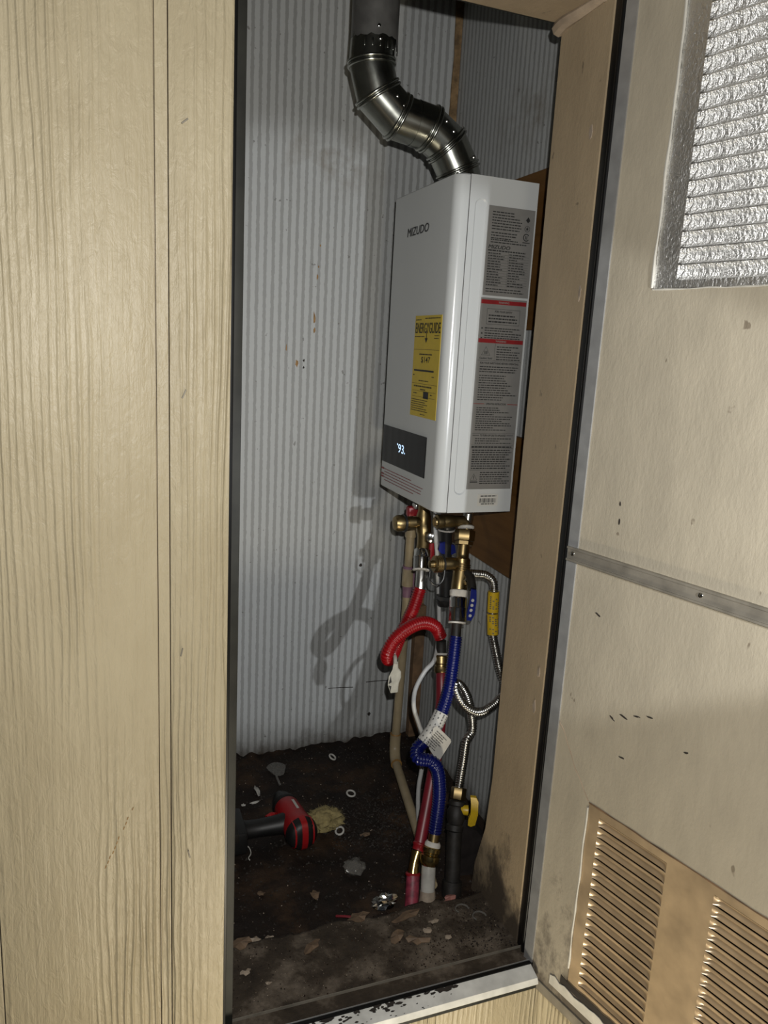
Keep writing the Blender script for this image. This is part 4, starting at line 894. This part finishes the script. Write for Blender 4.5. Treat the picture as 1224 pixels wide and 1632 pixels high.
m = MB(); m.prism([(0.6785 + dx, 1.5375 + 0.002, z) for dx, z in ((0, 0.505), (0.004, 0.505), (0.004, 0.39), (0.002, 0.40), (-0.001, 0.43), (0.001, 0.46), (-0.002, 0.48))], (0, 0.006, 0)); m.build('primer_drip', 'primer', cp_, 0)
el_ = MB(); el_.tube([(0.663, 1.549, 0.085), (0.6615, 1.545, 0.050), (0.656, 1.525, 0.034), (0.652, 1.507, 0.030)], 0.0130, 16, sm=5); el_.build('elbow', 'cpvc', cp_)
for p_, ax in (((0.663, 1.549, 0.084), (0.03, 0.06, 1)), ((0.6523, 1.508, 0.0302), (-0.2, -1, 0))):
    MB().lathe(p_, ax, [(0, 0.0128), (0.001, 0.0136), (0.003, 0.0128)], 16).build('glue_ring', 'brownmark', cp_)
MB().tube([(0.652, 1.508, 0.030), (0.624, 1.365, 0.026), (0.603, 1.256, 0.022), (0.572, 1.118, 0.014)], 0.0103, 16).build('floor_run', 'cpvc', cp_)
# --- white cable
wc = MB(); wc.tube([(0.646, 1.385, 0.700), (0.650, 1.385, 0.665), (0.655, 1.387, 0.627), (0.663, 1.389, 0.579), (0.667, 1.392, 0.552), (0.674, 1.394, 0.504), (0.676, 1.39, 0.469), (0.666, 1.36, 0.42), (0.640, 1.315, 0.380), (0.612, 1.300, 0.361), (0.592, 1.296, 0.326), (0.590, 1.294, 0.289), (0.602, 1.292, 0.253), (0.614, 1.290, 0.216), (0.615, 1.288, 0.159), (0.610, 1.287, 0.109), (0.612, 1.286, 0.055), (0.618, 1.284, -0.004)], 0.0046, 10, sm=8)
tag(wc.build('power_cable', 'cable', None, 60, V(0.618, 1.284, 0.0)), 'thin white cable hanging from the heater to the floor', 'cable')
# --- tar sheet by the wall
ts = MB(); ts.prism([(0.628, 1.150, -0.008), (0.626, 1.150, 0.05), (0.632, 1.150, 0.096), (0.652, 1.150, 0.100), (0.676, 1.150, 0.088), (0.692, 1.150, 0.066), (0.690, 1.150, 0.03), (0.682, 1.150, -0.008)], (0.01, 0.022, 0))
tag(ts.build('tar_scrap', 'tar', None, 0, V(0.655, 1.15, 0.0)), 'black tar sheet scrap standing behind the gas pipe', 'scrap')

# ================================================================== THINGS ON THE FLOOR
dl = thing('power_drill', 'red and black cordless drill lying on the dark floor', 'drill', (0.358, 1.365, 0.0))
d0, d1 = V(0.372, 1.290, 0.036), V(0.358, 1.434, 0.033); ax = (d1 - d0).normalized()
m = MB(); m.lathe(d0 + ax * 0.022, ax, [(0, 0.0320), (0.006, 0.0325), (0.022, 0.0300), (0.036, 0.0285), (0.062, 0.0280), (0.090, 0.0270), (0.096, 0.0240)], 28); m.build('motor_housing', 'drillred', dl)
rc = MB(); rc.lathe(d0, ax, [(-0.001, 0.012), (0.001, 0.021), (0.005, 0.0275), (0.012, 0.0310), (0.022, 0.0325), (0.024, 0.0330), (0.026, 0.0318)], 28); rc = rc.build('rear_cap', 'drillblack', dl)
sx_ = ax.cross(V(0, 0, 1)).normalized(); su = sx_.cross(ax)
prof = [(0.026, 0.0340), (0.012, 0.0318), (0.005, 0.0284), (0.001, 0.022), (-0.0022, 0.010), (-0.0026, 0.0)]
def stripe(off, w, half):
    pts = [(t, r) for t, r in prof]; full = pts + [(t, -r) for t, r in pts[::-1][1:]]
    m = MB(); vs = []
    for t, r in full:
        for s_ in (-1, 1): vs.append(d0 + ax * (t + abs(off) * 0.10) + su * (r * half) + sx_ * (off + s_ * w))
    m.add(vs, [(2 * k, 2 * k + 1, 2 * k + 3, 2 * k + 2) for k in range(len(full) - 1)]); return m
stripe(0.0, 0.0062, 0.99).build('cap_stripe', 'drillred', rc)
stripe(-0.0185, 0.0018, 0.80).build('cap_vent_rib', 'drillred', rc); stripe(0.0185, 0.0018, 0.80).build('cap_vent_rib', 'drillred', rc)
m = MB(); m.lathe(d0 + ax * 0.116, ax, [(0, 0.0245), (0.004, 0.0265), (0.010, 0.0265), (0.016, 0.0230), (0.030, 0.0200), (0.034, 0.0130), (0.048, 0.0110)], 24); m.build('chuck', 'drillblack', dl)
m = MB(); t0 = d0 + ax * 0.062 + su * 0.0283 + sx_ * 0.004; m.add([t0, t0 + ax * 0.034, t0 + ax * 0.034 + sx_ * 0.0055 - su * 0.0006, t0 + sx_ * 0.0055 - su * 0.0006], [(0, 1, 2, 3)]); m.build('brand_strip', 'paper', dl, 0)
hd = V(-0.99, 0.06, 0)
m = MB(); hb = d0 + ax * 0.062
m.rings([[hb + hd * t + V(0, 0, dz) + (V(0, 1, 0) * math.cos(q) * ry + V(0, 0, 1) * math.sin(q) * rz) for q in [2 * math.pi * k / 16 for k in range(16)]] for t, ry, rz, dz in ((0.012, 0.024, 0.022, 0), (0.035, 0.021, 0.018, -0.002), (0.070, 0.019, 0.016, -0.004), (0.098, 0.020, 0.017, -0.005), (0.106, 0.024, 0.020, -0.005))]); m.build('grip', 'drillblack', dl)
m = MB(); b0 = hb + hd * 0.106; m.box(b0 + V(-0.052, -0.048, -0.027), b0 + V(0.002, 0.044, 0.020), 0.006); m.build('battery', 'drillblack', dl)
MB().tube([hb + V(-0.034, 0.024, 0.004), hb + V(-0.042, 0.030, 0.002), hb + V(-0.052, 0.026, 0.0)], 0.006, 8, sm=3).build('trigger', 'drillred', dl)
m = MB(); m.box(b0 + V(-0.030, -0.0485, 0.002), b0 + V(-0.016, 0.030, 0.0208), 0.001); m.build('battery_latch', 'rusty', dl)

fu = MB().blob((0.432, 1.360, 0.020), (0.036, 0.026, 0.022), 4, 0.45, 20, 0.0)
fu = tag(fu.build('insulation_tuft', 'fluff', None, 60, V(0.432, 1.360, 0.0)), 'yellow fluffy insulation clump beside the drill', 'insulation')
m = MB(); r_ = random.Random(15)
for k in range(700):                         # loose glass fibres
    d_ = V(r_.gauss(0, 1), r_.gauss(0, 1), abs(r_.gauss(0, 0.8))).normalized()
    p0 = V(0.432 + d_.x * 0.033, 1.360 + d_.y * 0.024, 0.018 + d_.z * 0.019); t_ = V(r_.gauss(0, 1), r_.gauss(0, 1), r_.gauss(0, 0.6)).normalized()
    p1 = p0 + t_ * r_.uniform(0.004, 0.010) + d_ * 0.003; p2 = p1 + (t_ + V(r_.gauss(0, .7), r_.gauss(0, .7), r_.gauss(0, .4))) * 0.005; w_ = V(0.0004, 0, 0.0004)
    m.add([p0, p0 + w_, p1 + w_, p1, p2], [(0, 1, 2, 3), (3, 2, 4)])
m.build('fibres', 'fluff', fu, 0)['kind'] = 'stuff'
def torus(c, R, r, tilt=(0, 0, 1), seg=20):
    a, b = basis(Vector(tilt)); return MB().tube([Vector(c) + (a * math.cos(2 * math.pi * k / seg) + b * math.sin(2 * math.pi * k / seg)) * R for k in range(seg)], r, 8, closed=True)
def fl_z(x, y): return (tz(x, y) if y < 1.085 else fz(x, y))
def place(mb, x, y): return V(x, y, fl_z(x, y))
for (x, y, R, tl, lb) in [(0.528, 1.617, 0.0085, (0.5, -0.3, 1), 'white plastic ring near the back wall'), (0.528, 1.470, 0.0095, (0.1, -0.2, 1), 'white plastic ring lying alone mid floor'), (0.462, 1.345, 0.0085, (-0.4, -0.4, 1), 'white plastic ring against the insulation clump')]:
    tag(torus((x, y, fl_z(x, y) + 0.006), R, 0.0022, tl).build('plastic_ring', 'paper', None, 80, V(x, y, fl_z(x, y))), lb, 'ring', 'plastic rings on the floor')
st = MB().tube([(0.205, 1.345, 0.006), (0.235, 1.351, 0.006), (0.252, 1.353, 0.005), (0.268, 1.338, 0.005), (0.270, 1.318, 0.004), (0.263, 1.305, 0.004), (0.264, 1.298, 0.004)], 0.0012, 6, sm=6)
tag(st.build('string', 'paper', None, 60, V(0.25, 1.34, 0.0)), 'thin white string curling on the floor by the left frame', 'string')
fo = MB().blob((0.470, 1.100, 0.017), (0.021, 0.013, 0.012), 3, 0.75, 60)
tag(fo.build('foil_scrap', 'chrome', None, 0, V(0.470, 1.10, 0.0)), 'crumpled silver foil scrap at the threshold edge', 'foil')
cl = MB().blob((0.452, 1.217, 0.008), (0.022, 0.020, 0.010), 3, 0.4, 35, 0.0)
tag(cl.build('plastic_wad', 'plastic_clear', None, 60, V(0.452, 1.217, 0.0)), 'clear crumpled plastic wad on the bare floor', 'plastic')
cl = MB(); p = [(0.386 + math.cos(q) * 0.021 * (1 + 0.2 * math.sin(3 * q)), 1.600 + math.sin(q) * 0.030, 0.006) for q in [2 * math.pi * k / 16 for k in range(16)]]; cl.prism(p, (0, 0, 0.0012)); cl.box((0.376, 1.535, 0.004), (0.381, 1.575, 0.006))
tag(cl.build('plastic_film', 'plastic_clear', None, 0, V(0.386, 1.60, 0.005)), 'clear torn film lying at the back left', 'plastic')
rd = random.Random(77)
def flake(name, label, cat, x, y, rx, ry, h, mat, group, z=None, ang=0.0, n=11):
    z0 = (fl_z(x, y) if z is None else z) + 0.0015; top = []; bot = []
    for k in range(n):
        a = 2 * math.pi * k / n; q = rd.uniform(0.55, 1.1); u, v = math.cos(a) * rx * q, math.sin(a) * ry * q
        xx, yy = x + u * math.cos(ang) - v * math.sin(ang), y + u * math.sin(ang) + v * math.cos(ang); zz = z0 + h * rd.random()
        top.append(V(xx, yy, zz + 0.0012)); bot.append(V(xx, yy, zz))
    m = MB(); c1 = V(x, y, z0 + h * 0.9 + 0.0012); c0 = V(x, y, z0 + h * 0.9)
    m.add(top + bot + [c1, c0], [(i, (i + 1) % n, 2 * n) for i in range(n)] + [(n + (i + 1) % n, n + i, 2 * n + 1) for i in range(n)] + [(i, n + i, n + (i + 1) % n, (i + 1) % n) for i in range(n)])
    return tag(m.build(name, mat, None, 0, V(x, y, z0)), label, cat, group)
G = 'flakes on the threshold'
flake('wood_flake', 'large tan peeled flake left of the foil scrap', 'flake', 0.412, 1.078, 0.026, 0.016, 0.008, 'tanflake', G, ang=0.3)
flake('wood_flake', 'flat tan strip of board in front of the red pipe', 'flake', 0.500, 1.062, 0.034, 0.012, 0.004, 'tanflake', G, ang=0.35)
flake('wood_flake', 'ragged tan flake in the middle of the threshold', 'flake', 0.464, 1.020, 0.020, 0.010, 0.005, 'tanflake', G, ang=0.4)
flake('wood_flake', 'ragged pale flake nearest the door track', 'flake', 0.494, 1.002, 0.021, 0.010, 0.006, 'tanflake', G, ang=-0.2)
flake('wood_flake', 'small cream flake just behind the ragged pale flake', 'flake', 0.517, 1.018, 0.011, 0.007, 0.004, 'paleflake', G)
flake('wood_flake', 'small cream flake by the white pipe foot', 'flake', 0.537, 1.034, 0.012, 0.006, 0.004, 'paleflake', G, ang=0.3)
flake('wood_flake', 'tiny cream chip toward the jamb', 'flake', 0.546, 0.992, 0.007, 0.004, 0.003, 'paleflake', G)
flake('wood_flake', 'pink flake beside the black gas pipe', 'flake', 0.592, 1.082, 0.017, 0.007, 0.004, 'pinkflake', G, ang=0.3)
flake('wood_flake', 'white lump by the left frame at the board edge', 'flake', 0.234, 1.098, 0.012, 0.009, 0.008, 'paleflake', G)
flake('wood_flake', 'pale chip right of the white lump', 'flake', 0.259, 1.096, 0.009, 0.006, 0.004, 'paleflake', G)
flake('wood_flake', 'brown flake against the left frame', 'flake', 0.206, 1.080, 0.022, 0.015, 0.006, 'tanflake', G)
flake('wood_flake', 'cream crumb at the left end of the threshold', 'flake', 0.235, 0.988, 0.006, 0.004, 0.004, 'paleflake', G)
flake('wood_flake', 'tan crumb beside the left frame foot', 'flake', 0.205, 1.022, 0.010, 0.006, 0.003, 'paleflake', G)
flake('wood_flake', 'flat beige patch mid left on the threshold', 'flake', 0.318, 1.040, 0.020, 0.010, 0.003, 'tanflake', G, ang=0.6)
G2 = 'scraps on the closet floor'
flake('paper_scrap', 'white curled paper scrap at the back left', 'scrap', 0.326, 1.535, 0.006, 0.026, 0.010, 'paper', G2)
flake('paper_scrap', 'short white paper strip before the curled scrap', 'scrap', 0.314, 1.500, 0.012, 0.004, 0.003, 'paper', G2, ang=0.3)
flake('paper_scrap', 'tiny white scrap behind the drill battery', 'scrap', 0.287, 1.497, 0.006, 0.004, 0.003, 'paper', G2)
flake('paper_scrap', 'cream crumb near the left frame at the back', 'scrap', 0.270, 1.570, 0.007, 0.007, 0.005, 'paleflake', G2)
flake('paper_scrap', 'dull beige leaf shaped scrap mid floor', 'scrap', 0.362, 1.178, 0.010, 0.013, 0.004, 'tanflake', G2)
flake('paper_scrap', 'dull scrap near the left frame on the dark floor', 'scrap', 0.268, 1.215, 0.010, 0.006, 0.004, 'tanflake', G2, ang=-0.5)
flake('paper_scrap', 'beige scrap right of the insulation clump', 'scrap', 0.508, 1.318, 0.012, 0.007, 0.005, 'tanflake', G2)
rb = MB().tube([(0.380, 1.104, 0.006), (0.394, 1.094, 0.010), (0.404, 1.088, 0.011)], 0.0022, 6); tag(rb.build('red_clip', 'redpex', None, 60, V(0.394, 1.094, 0.0)), 'small red plastic sliver near the tan flake', 'plastic')
for (x, y, mt, lb) in [(0.600, 1.045, 'plastic_clear', 'clear film curl left of the jamb foot'), (0.622, 1.020, 'plastic_clear', 'clear film curl against the jamb foot')]:
    c_ = MB(); c_.tube([V(x + 0.012 * math.cos(q) * (1 + q * 0.06), y + 0.012 * math.sin(q), tz(x, y) + 0.004 + 0.001 * q) for q in [0.42 * k for k in range(10)]], 0.0016, 6)
    tag(c_.build('film_curl', mt, None, 60, V(x, y, tz(x, y))), lb, 'plastic', 'film curls by the jamb')

def grit(name, label, cat, n, box, size, mat, seed, dens=None):
    r_ = random.Random(seed); m = MB(); k = 0
    while k < n:
        x, y = r_.uniform(box[0], box[1]), r_.uniform(box[2], box[3])
        if dens and r_.random() > dens(x, y): continue
        s_ = r_.uniform(*size); z = fl_z(x, y) + s_ * 0.3; a = r_.uniform(0, 6.28); p = V(x, y, z)
        q = [p + V(math.cos(a + t) * s_ * r_.uniform(.6, 1.3), math.sin(a + t) * s_ * r_.uniform(.6, 1.3), -s_ * 0.3) for t in (0, 2.1, 4.2)] + [p + V(0, 0, s_ * r_.uniform(.4, 1))]
        m.add(q, [(0, 2, 1), (0, 1, 3), (1, 2, 3), (2, 0, 3)]); k += 1
    o = m.build(name, mat, None, 0); tag(o, label, cat); o['kind'] = 'stuff'; return o
grit('dark_grit', 'black crumbly grit scattered across the rotten floor', 'debris', 2600, (0.17, 0.76, 1.10, 1.69), (0.0012, 0.0040), 'soot', 1, lambda x, y: max(0.12, 1 - ((x - 0.55) ** 2 + (y - 1.36) ** 2) / 0.02))
grit('pale_grit', 'pale specks of dust and plaster on the dark floor', 'debris', 260, (0.17, 0.74, 1.10, 1.69), (0.0006, 0.0019), 'paleflake', 2)
grit('threshold_grit', 'fine pale grit spread over the threshold board', 'debris', 300, (0.17, 0.65, 0.945, 1.085), (0.0004, 0.0012), 'paleflake', 3)
grit('threshold_dirt', 'dark soil crumbs spread over the threshold board', 'debris', 900, (0.17, 0.65, 0.945, 1.09), (0.0008, 0.0022), 'floor', 4, lambda x, y: max(0.1, (x - 0.40) / 0.25) * 0.8)
